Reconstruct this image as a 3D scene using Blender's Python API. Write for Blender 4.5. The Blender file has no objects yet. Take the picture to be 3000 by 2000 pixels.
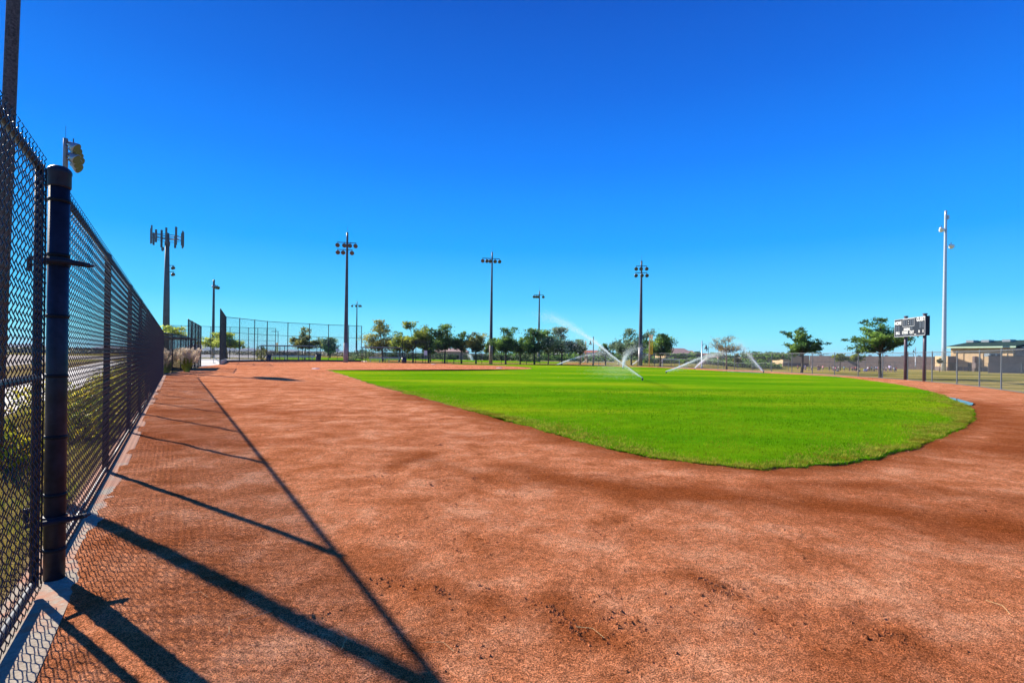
import bpy, math, random
import numpy as np
from mathutils import Vector, Matrix
random.seed(7)
SC = bpy.context.scene
COL = SC.collection
R = math.radians
# ------------------------------------------------------------------ camera model
CAMH, ROLL, SH = 1.4, 0.0135, 41.0
def ray(x, y):
    u = (x - 1500) / 1500.0; v = -(y - 1000) / 1500.0 + SH / 1500.0
    return u * math.cos(ROLL) - v * math.sin(ROLL), u * math.sin(ROLL) + v * math.cos(ROLL)
def G(x, y, z=0.0):                      # ground point seen at photo pixel
    r, up = ray(x, y); Y = (z - CAMH) / up
    return Vector((r * Y, Y, z))
def HY(x): return 1000 + SH + ROLL * (x - 1500)
def P(x, Y, z=0.0):                      # point in photo column x at depth Y
    r, up = ray(x, HY(x)); return Vector((r * Y, Y, z))
def ZH(x, y, Y):                         # height of a pixel at depth Y
    return CAMH + ray(x, y)[1] * Y
def sstep(t): t = max(0.0, min(1.0, t)); return t * t * (3 - 2 * t)
def terrain(X, Y):
    if Y < 50: return 0.0
    return -1.0 * sstep((Y - 61) / 28.0) * sstep((X / Y - 0.36) / 0.12)
# ------------------------------------------------------------------ materials
def newmat(name):
    m = bpy.data.materials.new(name); m.use_nodes = True
    nt = m.node_tree; b = nt.nodes['Principled BSDF']
    return m, nt, b
def N(nt, t, **kw):
    n = nt.nodes.new(t)
    for k, v in kw.items():
        if k in n.inputs.keys() if hasattr(n.inputs, 'keys') else False: n.inputs[k].default_value = v
        else: setattr(n, k, v)
    return n
def noise(nt, scale, detail=4, rough=.6, coord='Object', vec=None):
    n = nt.nodes.new('ShaderNodeTexNoise'); n.inputs['Scale'].default_value = scale
    n.inputs['Detail'].default_value = detail; n.inputs['Roughness'].default_value = rough
    if vec is None:
        tc = nt.nodes.new('ShaderNodeTexCoord'); vec = tc.outputs[coord]
    nt.links.new(vec, n.inputs['Vector']); return n
def ramp(nt, fac, stops):
    r = nt.nodes.new('ShaderNodeValToRGB'); nt.links.new(fac, r.inputs['Fac'])
    e = r.color_ramp.elements
    while len(e) < len(stops): e.new(0.5)
    for el, (p, c) in zip(e, stops):
        el.position = p; el.color = (c, c, c, 1) if isinstance(c, (int, float)) else (*c, 1)
    return r
def mix(nt, fac, a, b, mode='MIX'):
    m = nt.nodes.new('ShaderNodeMix'); m.data_type = 'RGBA'; m.blend_type = mode
    for sock, v in ((m.inputs[0], fac), (m.inputs[6], a), (m.inputs[7], b)):
        if isinstance(v, (int, float)): sock.default_value = v
        elif isinstance(v, tuple): sock.default_value = (*v, 1)
        else: nt.links.new(v, sock)
    return m.outputs[2]
def bump(nt, b, h, strength, dist):
    n = nt.nodes.new('ShaderNodeBump'); n.inputs['Strength'].default_value = strength
    n.inputs['Distance'].default_value = dist; nt.links.new(h, n.inputs['Height'])
    nt.links.new(n.outputs[0], b.inputs['Normal']); return n
def simple(name, c, rough=.6, metal=0., var=.25, scale=3., bmp=0., bs=40., spec=None):
    m, nt, b = newmat(name)
    n = noise(nt, scale)
    lo = tuple(x * (1 - var) for x in c); hi = tuple(min(1, x * (1 + var)) for x in c)
    r = ramp(nt, n.outputs['Fac'], [(.3, lo), (.7, hi)])
    nt.links.new(r.outputs[0], b.inputs['Base Color'])
    b.inputs['Roughness'].default_value = rough; b.inputs['Metallic'].default_value = metal
    if spec is not None: b.inputs['Specular IOR Level'].default_value = spec
    if bmp:
        n2 = noise(nt, bs, 3); bump(nt, b, n2.outputs['Fac'], .6, bmp)
    return m
def leafmat(name, a, b_, c, scale=.6, trans=.5):
    if 'blade' not in name and 'grass' not in name: a, b_, c = [tuple(q * k_ for q in w_) for w_, k_ in ((a, 1.5), (b_, 2.1), (c, 2.8))]  # brightest tones raised most: sunlit clumps painted into the leaf colour
    m, nt, b = newmat(name)
    n = noise(nt, scale, 2); n2 = noise(nt, scale * 9, 2)
    r = ramp(nt, n.outputs['Fac'], [(.38, a), (.5, b_), (.62, c)])
    r2 = ramp(nt, n2.outputs['Fac'], [(.3, .55), (.7, 1.35)])
    col = mix(nt, 1.0, r.outputs[0], r2.outputs[0], 'MULTIPLY')
    nt.links.new(col, b.inputs['Base Color'])
    b.inputs['Roughness'].default_value = .55; b.inputs['Specular IOR Level'].default_value = .3 if 'leaf' in name else 0.
    tr = nt.nodes.new('ShaderNodeBsdfTranslucent'); nt.links.new(col, tr.inputs[0])
    mx = nt.nodes.new('ShaderNodeMixShader'); mx.inputs[0].default_value = trans
    nt.links.new(b.outputs[0], mx.inputs[1]); nt.links.new(tr.outputs[0], mx.inputs[2])
    nt.links.new(mx.outputs[0], nt.nodes['Material Output'].inputs[0])
    return m
M = {}
M['black'] = simple('black_vinyl', (.010, .011, .016), .5, 0, .4, 30, .0006, 60, .12)
M['vinylwire'] = simple('black_vinyl_wire', (.012, .014, .022), .33, 0, .4, 30, 0, 60, .4)
M['blackpost'] = simple('black_post_paint', (.016, .017, .030), .42, 0, .5, 12, .0008, 120, .22)
M['galv'] = simple('galvanised_steel', (.30, .32, .34), .38, .55, .2, 8)
M['fencegalv'] = simple('fence_pipe_galvanised', (.13, .15, .17), .6, .2, .25, 8)
M['galvwire'] = simple('galvanised_wire', (.18, .19, .20), .5, .3, .2, 8)
M['polegrey'] = simple('grey_pole_steel', (.24, .22, .22), .5, .2, .25, 1.2)
M['poledark'] = simple('dark_pole_steel', (.06, .055, .07), .5, .2, .3, 1.5)
M['towersteel'] = simple('tower_steel', (.085, .095, .10), .6, .1, .25, 1.5)
M['straw'] = simple('pale_straw', (.75, .55, .25), .8, 0, .1, 9)
M['poleweather'] = simple('weathered_pole_steel', (.075, .06, .06), .75, .1, .7, 45, .003, 70)
M['concpole'] = simple('concrete_pole_base', (.30, .26, .23), .85, 0, .25, 3)
M['white'] = simple('white_paint', (.78, .78, .76), .45, 0, .06, 4)
M['whitesteel'] = simple('white_steel', (.46, .50, .56), .35, .3, .08, 2)
M['alu'] = simple('lamp_aluminium', (.34, .34, .36), .35, .6, .1, 5)
M['lens'] = simple('lamp_lens', (.06, .05, .035), .25, 0, .3, 8)
M['bench'] = simple('bench_aluminium', (.42, .46, .5), .35, .6, .1, 4)
M['yellow'] = simple('yellow_paint', (.95, .52, .01), .5, 0, .2, 3)
M['navy'] = simple('scoreboard_navy', (.016, .022, .034), .6, 0, .25, 3, spec=.25)
M['borderwhite'] = simple('faded_white_border', (.42, .43, .45), .6, 0, .1, 4)
M['digit'] = simple('digit_panel', (.045, .055, .075), .5, 0, .2, 5)
M['brownpost'] = simple('brown_steel_post', (.10, .075, .10), .5, .2, .3, 3)
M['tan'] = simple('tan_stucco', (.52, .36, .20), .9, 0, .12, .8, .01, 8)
M['brownblock'] = simple('brown_block', (.17, .125, .115), .9, 0, .2, 1.2, .01, 5)  # block colour, also used to paint shade on school and gymnasium walls
M['greenroof'] = simple('green_metal_roof', (.018, .060, .034), .9, 0, .25, .5)
M['eave'] = simple('pale_green_eave', (.34, .46, .33), .5, 0, .1, 1)
M['tile'] = simple('clay_roof_tile', (.44, .27, .21), .85, 0, .25, 1.5)
M['redroof'] = simple('red_roof', (.42, .13, .08), .8, 0, .2, 1)
M['darkdoor'] = simple('dark_door', (.03, .028, .03), .5, 0, .3, 2)
M['canopy'] = simple('canopy_brown', (.10, .085, .08), .7, 0, .2, 1)
M['trash'] = simple('dark_plastic', (.012, .014, .03), .5, 0, .3, 4)
M['base'] = simple('rubber_base_white', (.82, .80, .78), .5, 0, .08, 9)
M['bark'] = simple('bark', (.055, .042, .034), .9, 0, .4, 6, .01, 30)
M['barkpale'] = simple('bark_pale', (.16, .11, .07), .9, 0, .4, 6, .01, 30)
M['skin'] = simple('skin', (.45, .27, .19), .6, 0, .1, 9)
M['hair'] = simple('hair', (.03, .02, .015), .6, 0, .3, 30)
M['leaf_dark'] = leafmat('leaf_dark', (.022, .05, .014), (.05, .10, .022), (.11, .17, .03), .55)
M['leaf_yellow'] = leafmat('leaf_yellow', (.04, .07, .012), (.09, .12, .016), (.17, .18, .018), .5)
M['leaf_grey'] = leafmat('leaf_grey', (.03, .055, .03), (.07, .11, .06), (.13, .17, .08), .55)
M['leaf_olive'] = leafmat('leaf_olive', (.05, .06, .018), (.10, .11, .025), (.19, .17, .04), .6)
M['leaf_palo'] = leafmat('leaf_palo', (.10, .13, .02), (.20, .24, .035), (.30, .32, .06), .5)
M['leaf_bush'] = leafmat('leaf_bush', (.025, .04, .02), (.045, .07, .03), (.08, .10, .04), .3)
M['leaf_scrub'] = leafmat('leaf_scrub', (.05, .045, .03), (.09, .08, .05), (.13, .12, .07), .08, .15)  # lighter tones carry the distance haze in the colour
M['leaf_flower'] = leafmat('leaf_flower', (.09, .11, .01), (.17, .17, .015), (.30, .24, .02), 3)
M['twig'] = leafmat('twig_leaf', (.12, .085, .03), (.22, .15, .04), (.34, .24, .07), .8)
M['petal'] = simple('yellow_petal', (.85, .48, .01), .6, 0, .2, 20)
M['plume'] = leafmat('cream_plume_grass', (.62, .50, .34), (.80, .66, .48), (.88, .76, .58), 2., .5)
M['drygrass'] = leafmat('dry_grass_blade', (.17, .12, .03), (.30, .23, .055), (.17, .19, .025), 1.5)
M['fringe'] = leafmat('fringe_blade', (.26, .22, .02), (.42, .38, .05), (.26, .32, .02), 1.5)
M['blade'] = leafmat('turf_blade', (.078, .24, .003), (.14, .295, .004), (.28, .35, .012), .5, .4)

# dirt ---------------------------------------------------------------
def dirtmat():
    m, nt, b = newmat('infield_dirt')
    tc = nt.nodes.new('ShaderNodeTexCoord').outputs['Object']
    mp = nt.nodes.new('ShaderNodeMapping'); mp.inputs['Scale'].default_value = (.35, 1.0, 1); mp.inputs['Rotation'].default_value = (0, 0, R(12))
    nt.links.new(tc, mp.inputs['Vector'])
    big = noise(nt, .33, 5, .62, vec=mp.outputs[0])
    med = noise(nt, 1.5, 6, .72, vec=tc)
    fine = noise(nt, 30, 6, .85, vec=tc)
    grain = noise(nt, 150, 3, .75, vec=tc)
    dry = ramp(nt, med.outputs['Fac'], [(.36, (.49, .152, .055)), (.5, (.69, .248, .108)), (.64, (.86, .385, .20))])
    wet = mix(nt, ramp(nt, big.outputs['Fac'], [(.50, 0.), (.62, .6)]).outputs[0], dry.outputs[0], (.38, .092, .030))
    da = nt.nodes.new('ShaderNodeAttribute'); da.attribute_name = 'damp'
    dm = nt.nodes.new('ShaderNodeMath'); dm.operation = 'MULTIPLY'; dm.inputs[1].default_value = .85; nt.links.new(da.outputs['Fac'], dm.inputs[0])
    wet = mix(nt, dm.outputs[0], wet, (.31, .075, .018))
    g1 = ramp(nt, fine.outputs['Fac'], [(.36, .40), (.5, 1.0), (.64, 1.5)])
    g2 = ramp(nt, grain.outputs['Fac'], [(.38, .22), (.5, 1.0), (.61, 2.1)])
    c = mix(nt, .8, wet, g1.outputs[0], 'MULTIPLY')
    c = mix(nt, .85, c, g2.outputs[0], 'MULTIPLY')
    # scattered dark crumbs
    v = nt.nodes.new('ShaderNodeTexVoronoi'); v.inputs['Scale'].default_value = 22; nt.links.new(tc, v.inputs['Vector'])
    sp = noise(nt, 2.2, 3, vec=tc)
    sel = nt.nodes.new('ShaderNodeMath'); sel.operation = 'MULTIPLY'
    nt.links.new(ramp(nt, v.outputs['Distance'], [(.10, 1.), (.2, 0.)]).outputs[0], sel.inputs[0])
    nt.links.new(ramp(nt, sp.outputs['Fac'], [(.52, 0.), (.66, .8)]).outputs[0], sel.inputs[1])
    c = mix(nt, sel.outputs[0], c, (.10, .035, .018))
    nt.links.new(c, b.inputs['Base Color'])
    b.inputs['Roughness'].default_value = .95; b.inputs['Specular IOR Level'].default_value = .0
    add = nt.nodes.new('ShaderNodeMath'); add.operation = 'MULTIPLY_ADD'; add.inputs[1].default_value = .8
    nt.links.new(grain.outputs['Fac'], add.inputs[0]); nt.links.new(fine.outputs['Fac'], add.inputs[2])
    bump(nt, b, add.outputs[0], 1.0, .035)
    return m
M['dirt'] = dirtmat()
def turfmat(name, cols, stripes=True):
    m, nt, b = newmat(name)
    tc = nt.nodes.new('ShaderNodeTexCoord').outputs['Object']
    mp = nt.nodes.new('ShaderNodeMapping'); mp.inputs['Scale'].default_value = (.25, 1.0, 1); mp.inputs['Rotation'].default_value = (0, 0, R(-8))
    nt.links.new(tc, mp.inputs['Vector'])
    big = noise(nt, .22, 5, .6, vec=mp.outputs[0])
    med = noise(nt, 2.5, 5, .7, vec=tc); fine = noise(nt, 60, 4, .8, vec=tc)
    r = ramp(nt, big.outputs['Fac'], [(.38, cols[0]), (.5, cols[1]), (.60, cols[2])])
    c = mix(nt, .55, r.outputs[0], ramp(nt, med.outputs['Fac'], [(.3, .7), (.7, 1.3)]).outputs[0], 'MULTIPLY')
    c = mix(nt, .8, c, ramp(nt, fine.outputs['Fac'], [(.3, .45), (.7, 1.5)]).outputs[0], 'MULTIPLY')
    nt.links.new(c, b.inputs['Base Color'])
    b.inputs['Roughness'].default_value = .9; b.inputs['Specular IOR Level'].default_value = .0
    bump(nt, b, fine.outputs['Fac'], .8, .03)
    return m
M['turf'] = turfmat('turf', [(.080, .25, .003), (.135, .295, .004), (.25, .34, .008)])
M['field'] = turfmat('dry_field', [(.11, .125, .022), (.26, .22, .05), (.46, .34, .10)])
M['ground'] = turfmat('rough_ground', [(.16, .12, .05), (.30, .22, .10), (.22, .17, .06)])
M['soil'] = simple('turf_edge_soil', (.22, .10, .03), .95, 0, .4, 12, .01, 30)
M['concrete'] = simple('concrete', (.52, .47, .40), .9, 0, .12, 2.5, .003, 60)
M['asphalt'] = simple('gravel_lot', (.20, .15, .12), .95, 0, .2, .8, .01, 12)
M['asphaltgrey'] = simple('grey_lot', (.22, .20, .19), .95, 0, .2, .5, .01, 12)
M['tanbank'] = simple('tan_bank', (.40, .29, .18), .95, 0, .2, .3, .01, 12)
M['mountain'] = simple('mountain_rock', (.16, .14, .13), 1., 0, .3, .004)
def curbmat():
    m, nt, b = newmat('dusty_curb')
    tc = nt.nodes.new('ShaderNodeTexCoord').outputs['Object']
    n1 = noise(nt, 2.2, 5, .7, vec=tc); n2 = noise(nt, 40, 4, .7, vec=tc)
    sx = nt.nodes.new('ShaderNodeSeparateXYZ'); nt.links.new(tc, sx.inputs[0])
    mr = nt.nodes.new('ShaderNodeMapRange'); mr.inputs[1].default_value = 1.0; mr.inputs[2].default_value = 7; mr.inputs[3].default_value = -.10; mr.inputs[4].default_value = .16
    nt.links.new(sx.outputs['Y'], mr.inputs[0])
    a = nt.nodes.new('ShaderNodeMath'); nt.links.new(n1.outputs['Fac'], a.inputs[0]); nt.links.new(mr.outputs[0], a.inputs[1])
    dm = ramp(nt, a.outputs[0], [(.50, 0.), (.60, 1.)])
    base = ramp(nt, n2.outputs['Fac'], [(.3, (.24, .19, .13)), (.7, (.44, .36, .26))])
    c = mix(nt, dm.outputs[0], base.outputs[0], (.44, .19, .10))
    nt.links.new(c, b.inputs['Base Color']); b.inputs['Roughness'].default_value = .92
    bump(nt, b, n2.outputs['Fac'], .6, .006); return m
M['curb'] = curbmat()
def watermat():
    m, nt, b = newmat('water_spray')
    b.inputs['Base Color'].default_value = (.95, .97, 1, 1); b.inputs['Roughness'].default_value = .25
    tr = nt.nodes.new('ShaderNodeBsdfTranslucent'); tr.inputs[0].default_value = (.95, .97, 1, 1)
    mx = nt.nodes.new('ShaderNodeMixShader'); mx.inputs[0].default_value = .55
    nt.links.new(b.outputs[0], mx.inputs[1]); nt.links.new(tr.outputs[0], mx.inputs[2])
    t2 = nt.nodes.new('ShaderNodeBsdfTransparent'); m2 = nt.nodes.new('ShaderNodeMixShader'); m2.inputs[0].default_value = .62
    nt.links.new(t2.outputs[0], m2.inputs[1]); nt.links.new(mx.outputs[0], m2.inputs[2])
    nt.links.new(m2.outputs[0], nt.nodes['Material Output'].inputs[0]); return m
M['spray'] = watermat()
m, nt, b = newmat('puddle_water'); b.inputs['Base Color'].default_value = (.05, .035, .03, 1); b.inputs['Roughness'].default_value = .06
bump(nt, b, noise(nt, 9, 3).outputs['Fac'], .15, .01); M['puddle'] = m
SH_C = {'red': (.55, .05, .05), 'blue': (.03, .10, .55), 'white': (.8, .8, .85), 'pink': (.75, .25, .35), 'black': (.02, .02, .03),
        'teal': (.05, .35, .42), 'grey': (.25, .25, .28), 'lavender': (.62, .55, .85), 'light blue': (.25, .45, .8), 'dark blue': (.02, .03, .12)}
for k, c in SH_C.items(): M['cl_' + k] = simple('cloth_' + k.replace(' ', '_'), c, .8, 0, .1, 9)

# ------------------------------------------------------------------ mesh builder
class MB:
    def __init__(s): s.v = []; s.f = []
    def box(s, c, d, rz=0.0):
        cx, cy, cz = c; hx, hy, hz = d[0] / 2, d[1] / 2, d[2] / 2
        n = len(s.v); ca, sa = math.cos(rz), math.sin(rz)
        for z in (-hz, hz):
            for x, y in ((-hx, -hy), (hx, -hy), (hx, hy), (-hx, hy)):
                s.v.append((cx + x * ca - y * sa, cy + x * sa + y * ca, cz + z))
        s.f += [(n + 3, n + 2, n + 1, n), (n + 4, n + 5, n + 6, n + 7)] + [(n + i, n + (i + 1) % 4, n + 4 + (i + 1) % 4, n + 4 + i) for i in range(4)]
        return s
    def tube(s, pts, rad, k=8, cap=True):
        pts = [Vector(p) for p in pts]
        if isinstance(rad, (int, float)): rad = [rad] * len(pts)
        n0 = len(s.v); m = len(pts); ref = None
        for i, p in enumerate(pts):
            t = (pts[min(i + 1, m - 1)] - pts[max(i - 1, 0)])
            if t.length < 1e-9: t = Vector((0, 0, 1))
            t.normalize()
            if ref is None: ref = Vector((1, 0, 0)) if abs(t.x) < .8 else Vector((0, 1, 0))
            a = t.cross(ref); a.normalize(); b = t.cross(a); ref = -(b.cross(t)).cross(t) if False else ref
            if abs(t.dot(ref)) > .95:
                ref = Vector((0, 1, 0)) if abs(t.y) < .8 else Vector((0, 0, 1)); a = t.cross(ref).normalized(); b = t.cross(a)
            for j in range(k):
                q = 2 * math.pi * j / k
                w = p + (a * math.cos(q) + b * math.sin(q)) * rad[i]; s.v.append((w.x, w.y, w.z))
        for i in range(m - 1):
            for j in range(k):
                s.f.append((n0 + i * k + j, n0 + i * k + (j + 1) % k, n0 + (i + 1) * k + (j + 1) % k, n0 + (i + 1) * k + j))
        if cap:
            s.f.append(tuple(n0 + j for j in range(k))[::-1]); s.f.append(tuple(n0 + (m - 1) * k + j for j in range(k)))
        return s
    def lathe(s, c, prof, k=16, axis=Vector((0, 0, 1))):
        # profile of (r, h) along axis from c
        return s.tube2(c, axis, prof, k)
    def tube2(s, c, axis, prof, k):
        axis = Vector(axis).normalized(); ref = Vector((1, 0, 0)) if abs(axis.x) < .8 else Vector((0, 1, 0))
        a = axis.cross(ref).normalized(); b = axis.cross(a); c = Vector(c); n0 = len(s.v)
        for r, h in prof:
            for j in range(k):
                q = 2 * math.pi * j / k; w = c + axis * h + (a * math.cos(q) + b * math.sin(q)) * r; s.v.append((w.x, w.y, w.z))
        for i in range(len(prof) - 1):
            for j in range(k):
                s.f.append((n0 + i * k + j, n0 + i * k + (j + 1) % k, n0 + (i + 1) * k + (j + 1) % k, n0 + (i + 1) * k + j))
        s.f.append(tuple(n0 + j for j in range(k))[::-1]); s.f.append(tuple(n0 + (len(prof) - 1) * k + j for j in range(k)))
        return s
    def quad(s, a, b, c, d):
        n = len(s.v); s.v += [tuple(a), tuple(b), tuple(c), tuple(d)]; s.f.append((n, n + 1, n + 2, n + 3)); return s
    def tri(s, a, b, c):
        n = len(s.v); s.v += [tuple(a), tuple(b), tuple(c)]; s.f.append((n, n + 1, n + 2)); return s
    def prism(s, poly, z0, z1):
        n = len(poly); o = len(s.v)
        s.v += [(p[0], p[1], z0) for p in poly] + [(p[0], p[1], z1) for p in poly]
        s.f.append(tuple(range(o + n - 1, o - 1, -1))); s.f.append(tuple(range(o + n, o + 2 * n)))
        for i in range(n): s.f.append((o + i, o + (i + 1) % n, o + n + (i + 1) % n, o + n + i))
        return s
    def mesh(s, name, mat, smooth=False):
        me = bpy.data.meshes.new(name); me.from_pydata(s.v, [], s.f)
        if mat: me.materials.append(mat)
        if smooth: me.polygons.foreach_set('use_smooth', [True] * len(me.polygons))
        me.update(); return me
    def build(s, name, mat, parent=None, loc=None, smooth=False):
        o = bpy.data.objects.new(name, s.mesh(name, mat, smooth)); COL.objects.link(o)
        if parent: o.parent = parent
        if loc is not None: o.location = loc
        return o
def tag(o, label=None, cat=None, group=None, kind=None):
    if label: o['label'] = label
    if cat: o['category'] = cat
    if group: o['group'] = group
    if kind: o['kind'] = kind
    return o
def empty(name, loc, label=None, cat=None, group=None, rz=0.0):
    o = bpy.data.objects.new(name, None); COL.objects.link(o); o.location = loc; o.rotation_euler = (0, 0, rz)
    o.empty_display_size = .2
    return tag(o, label, cat, group)
def inst(name, me, parent, loc, rz=0, sc=(1, 1, 1)):
    o = bpy.data.objects.new(name, me); COL.objects.link(o); o.parent = parent; o.location = loc
    o.rotation_euler = (0, 0, rz); o.scale = sc; return o

# ------------------------------------------------------------------ chain link panels
def chain_panel(H, r, near, mat, W=3.05, pitch=.0709):
    nw = int(round(2 * W / pitch)); p = W / nw; dz = p; K = int(H / dz)
    v = []; f = []; k4 = 4 if near else 3
    for i in range(nw):
        cx = (i + .5) * p; a = p / 2 + r * .8
        ph = random.uniform(-.002, .002) if near else 0
        pts = []
        for k in range(K + 1):
            s = 1 if (k + i) % 2 == 0 else -1; z = k * dz
            if near:
                pts.append((cx + s * a, 0, z))
                if k < K:
                    dy = .0045 * (1 if i % 2 else -1) * s
                    pts.append((cx + s * a * .70, dy * .8, z + dz * .22)); pts.append((cx - s * a * .70, dy * .8, z + dz * .78))
            else: pts.append((cx + s * a, 0, z))
        if near and (K + i) % 2 == 0:      # twisted barb on top
            s = 1
            pts.append((cx + s * a * .8, .004, K * dz + .014)); pts.append((cx + s * a * 1.2, -.004, K * dz + .028)); pts.append((cx + s * a * .7, .003, K * dz + .042))
        n0 = len(v)
        for (x, y, z) in pts:
            for j in range(k4):
                q = 2 * math.pi * (j + .5) / k4
                v.append((x + r * 1.3 * math.cos(q) + ph, y + r * math.sin(q), z))
        for q in range(len(pts) - 1):
            for j in range(k4):
                f.append((n0 + q * k4 + j, n0 + q * k4 + (j + 1) % k4, n0 + (q + 1) * k4 + (j + 1) % k4, n0 + (q + 1) * k4 + j))
    me = bpy.data.meshes.new('chain_link'); me.from_pydata(v, [], f); me.materials.append(mat)
    me.polygons.foreach_set('use_smooth', [True] * len(me.polygons)); me.update(); return me
PAN = {}
PAN['near'] = chain_panel(2.44, .0029, True, M['vinylwire'], pitch=.078)
PAN['b244'] = chain_panel(2.44, .0024, False, M['black'], pitch=.0709)
PAN['b6'] = chain_panel(6.0, .0018, False, M['black'])
PAN['b36'] = chain_panel(3.66, .0018, False, M['black'])
PAN['b18'] = chain_panel(1.83, .0018, False, M['black'])
PAN['g20'] = chain_panel(2.0, .0016, False, M['galvwire'])
PAN['g12'] = chain_panel(1.22, .0014, False, M['galvwire'])
def fence(name, label, pts, H, pan, mat, pr=.03, rails=(1.0,), group=None, cat='fence', near=False, side=1, skip=(), zs=None, panel_from=0.0):
    """pts: list of (x,y) post positions"""
    pts = [Vector((p[0], p[1], 0)) for p in pts]
    o0 = pts[0].copy(); root = empty(name, (o0.x, o0.y, 0), label, cat, group)
    off = .045 * side
    for i, p in enumerate(pts):
        q = p - o0; z0 = terrain(p.x, p.y)
        t = (pts[min(i + 1, len(pts) - 1)] - pts[max(i - 1, 0)]).normalized(); nrm = Vector((-t.y, t.x, 0)) * off
        if i in skip: continue
        mb = MB(); mb.tube2((0, 0, 0), (0, 0, 1), [(pr, -.05), (pr, H - .01), (pr * 1.15, H), (pr * 1.1, H + .03), (pr * .3, H + .06)], 10 if near else 6)
        mb.build('post', mat, root, (q.x + nrm.x, q.y + nrm.y, z0), smooth=near)
    for fr in rails:
        for i in range(len(pts) - 1):
            a = pts[i] - o0; b = pts[i + 1] - o0; t = (b - a).normalized(); nrm = Vector((-t.y, t.x, 0)) * off * .6
            za = terrain(pts[i].x, pts[i].y); zb = terrain(pts[i + 1].x, pts[i + 1].y)
            if i == 0: mb = MB()
            mb.tube([a + nrm + Vector((0, 0, za + H * fr - .02)), b + nrm + Vector((0, 0, zb + H * fr - .02))], pr * (.72 if fr > .9 else .55), 8 if near else 5)
        mb.build('top_rail' if fr > .9 else ('bottom_rail' if fr < .1 else 'mid_rail'), mat, root, smooth=near)
    for i in range(len(pts) - 1):
        a = pts[i] - o0; b = pts[i + 1] - o0; L = (b - a).length; ang = math.atan2((b - a).y, (b - a).x)
        za = terrain(pts[i].x, pts[i].y)
        inst('chain_link', PAN[pan], root, (a.x, a.y, za + .02), ang, (L / 3.05, 1, 1))
    return root
def resample(ctrl, step=3.05):
    c = [Vector((a[0], a[1], 0)) for a in ctrl]; dense = []
    for i in range(len(c) - 1):
        p0 = c[max(i - 1, 0)]; p1 = c[i]; p2 = c[i + 1]; p3 = c[min(i + 2, len(c) - 1)]
        for k in range(30):
            t = k / 30; dense.append(.5 * ((2 * p1) + (-p0 + p2) * t + (2 * p0 - 5 * p1 + 4 * p2 - p3) * t * t + (-p0 + 3 * p1 - 3 * p2 + p3) * t ** 3))
    dense.append(c[-1])
    tot = sum((dense[i + 1] - dense[i]).length for i in range(len(dense) - 1)); n = max(1, round(tot / step)); st = tot / n
    out = [dense[0]]; acc = 0
    for i in range(len(dense) - 1):
        d = (dense[i + 1] - dense[i]).length
        while acc + d >= st * len(out) - 1e-6 and len(out) <= n:
            t = (st * len(out) - acc) / max(d, 1e-9); out.append(dense[i].lerp(dense[i + 1], min(1, t)))
        acc += d
    return [(p.x, p.y) for p in out]

# ------------------------------------------------------------------ setting: ground sheets
def axis(vals):
    out = []
    for a, b, s in vals:
        n = max(1, int(round((b - a) / s))); out += [a + (b - a) * i / n for i in range(n)]
    out.append(vals[-1][1]); return out
xs = axis([(-5000, -500, 450), (-500, -60, 40), (-60, 160, 4), (160, 600, 40), (600, 5000, 440)])
ys = axis([(-300, -20, 40), (-20, 50, 10), (50, 110, 2.5), (110, 300, 15), (300, 5200, 490)])
v = [(x, y, terrain(x, y) - .02) for y in ys for x in xs]; nx = len(xs)
f = [(j * nx + i, j * nx + i + 1, (j + 1) * nx + i + 1, (j + 1) * nx + i) for j in range(len(ys) - 1) for i in range(nx - 1)]
mb = MB(); mb.v = v; mb.f = f; tag(mb.build('ground', M['field'], smooth=True), kind='structure')
def sheet(name, poly, z, mat, kind='structure'):
    mb = MB(); mb.v = [(p[0], p[1], z + terrain(p[0], p[1])) for p in poly]; mb.f = [tuple(range(len(poly)))]
    o = mb.build(name, mat); tag(o, kind=kind)
    import bmesh
    bm = bmesh.new(); bm.from_mesh(o.data); bmesh.ops.triangulate(bm, faces=bm.faces[:]); bmesh.ops.recalc_face_normals(bm, faces=bm.faces[:])
    if bm.faces and sum(fc.normal.z for fc in bm.faces) < 0: bmesh.ops.reverse_faces(bm, faces=bm.faces[:])
    bm.to_mesh(o.data); bm.free(); return o
FD = Vector((-.655, 1, 0)).normalized(); FN = Vector((FD.y, -FD.x, 0))   # fence direction, normal to field side
def FL(Y, off=0.0): return Vector((-.75 - .655 * Y, Y, 0)) + FN * off
KINK = FL(29.6)
DUG0 = P(553, 36.8); DUG1 = P(590, 46.7)
RF = [(12, 5), (17, 13), (20.8, 19), (23.8, 24.2), (26.2, 28.8), (27.6, 32.3), (28.9, 37.5), (29.4, 43), (29.2, 48.5), (28.6, 54), (27.2, 60), (25.6, 66), (23.6, 71.5), (21.0, 76), (17.5, 79.5), (13, 80.5), (5, 81), (-5, 80.5), (-15, 79.5), (-20, 79)]
BS = [P(646, 55.5), P(662, 68)] + [P(x, Y) for x, Y in ((702, 70.3), (746, 73.6), (783, 76.4), (843, 79.2), (906, 81.2), (962, 83.4), (1021, 84.7), (1059, 86.3))]
poly = [FL(-6, .12)] + [KINK + FN * .1, DUG0, DUG1, BS[0]] + BS[1:] + [Vector((-20, 79, 0))] + [Vector((a, b, 0)) for a, b in RF[::-1]] + [Vector((8, -6, 0))]
sheet('infield_dirt', [(p.x, p.y) for p in poly], 0.0, M['dirt'])
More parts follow.
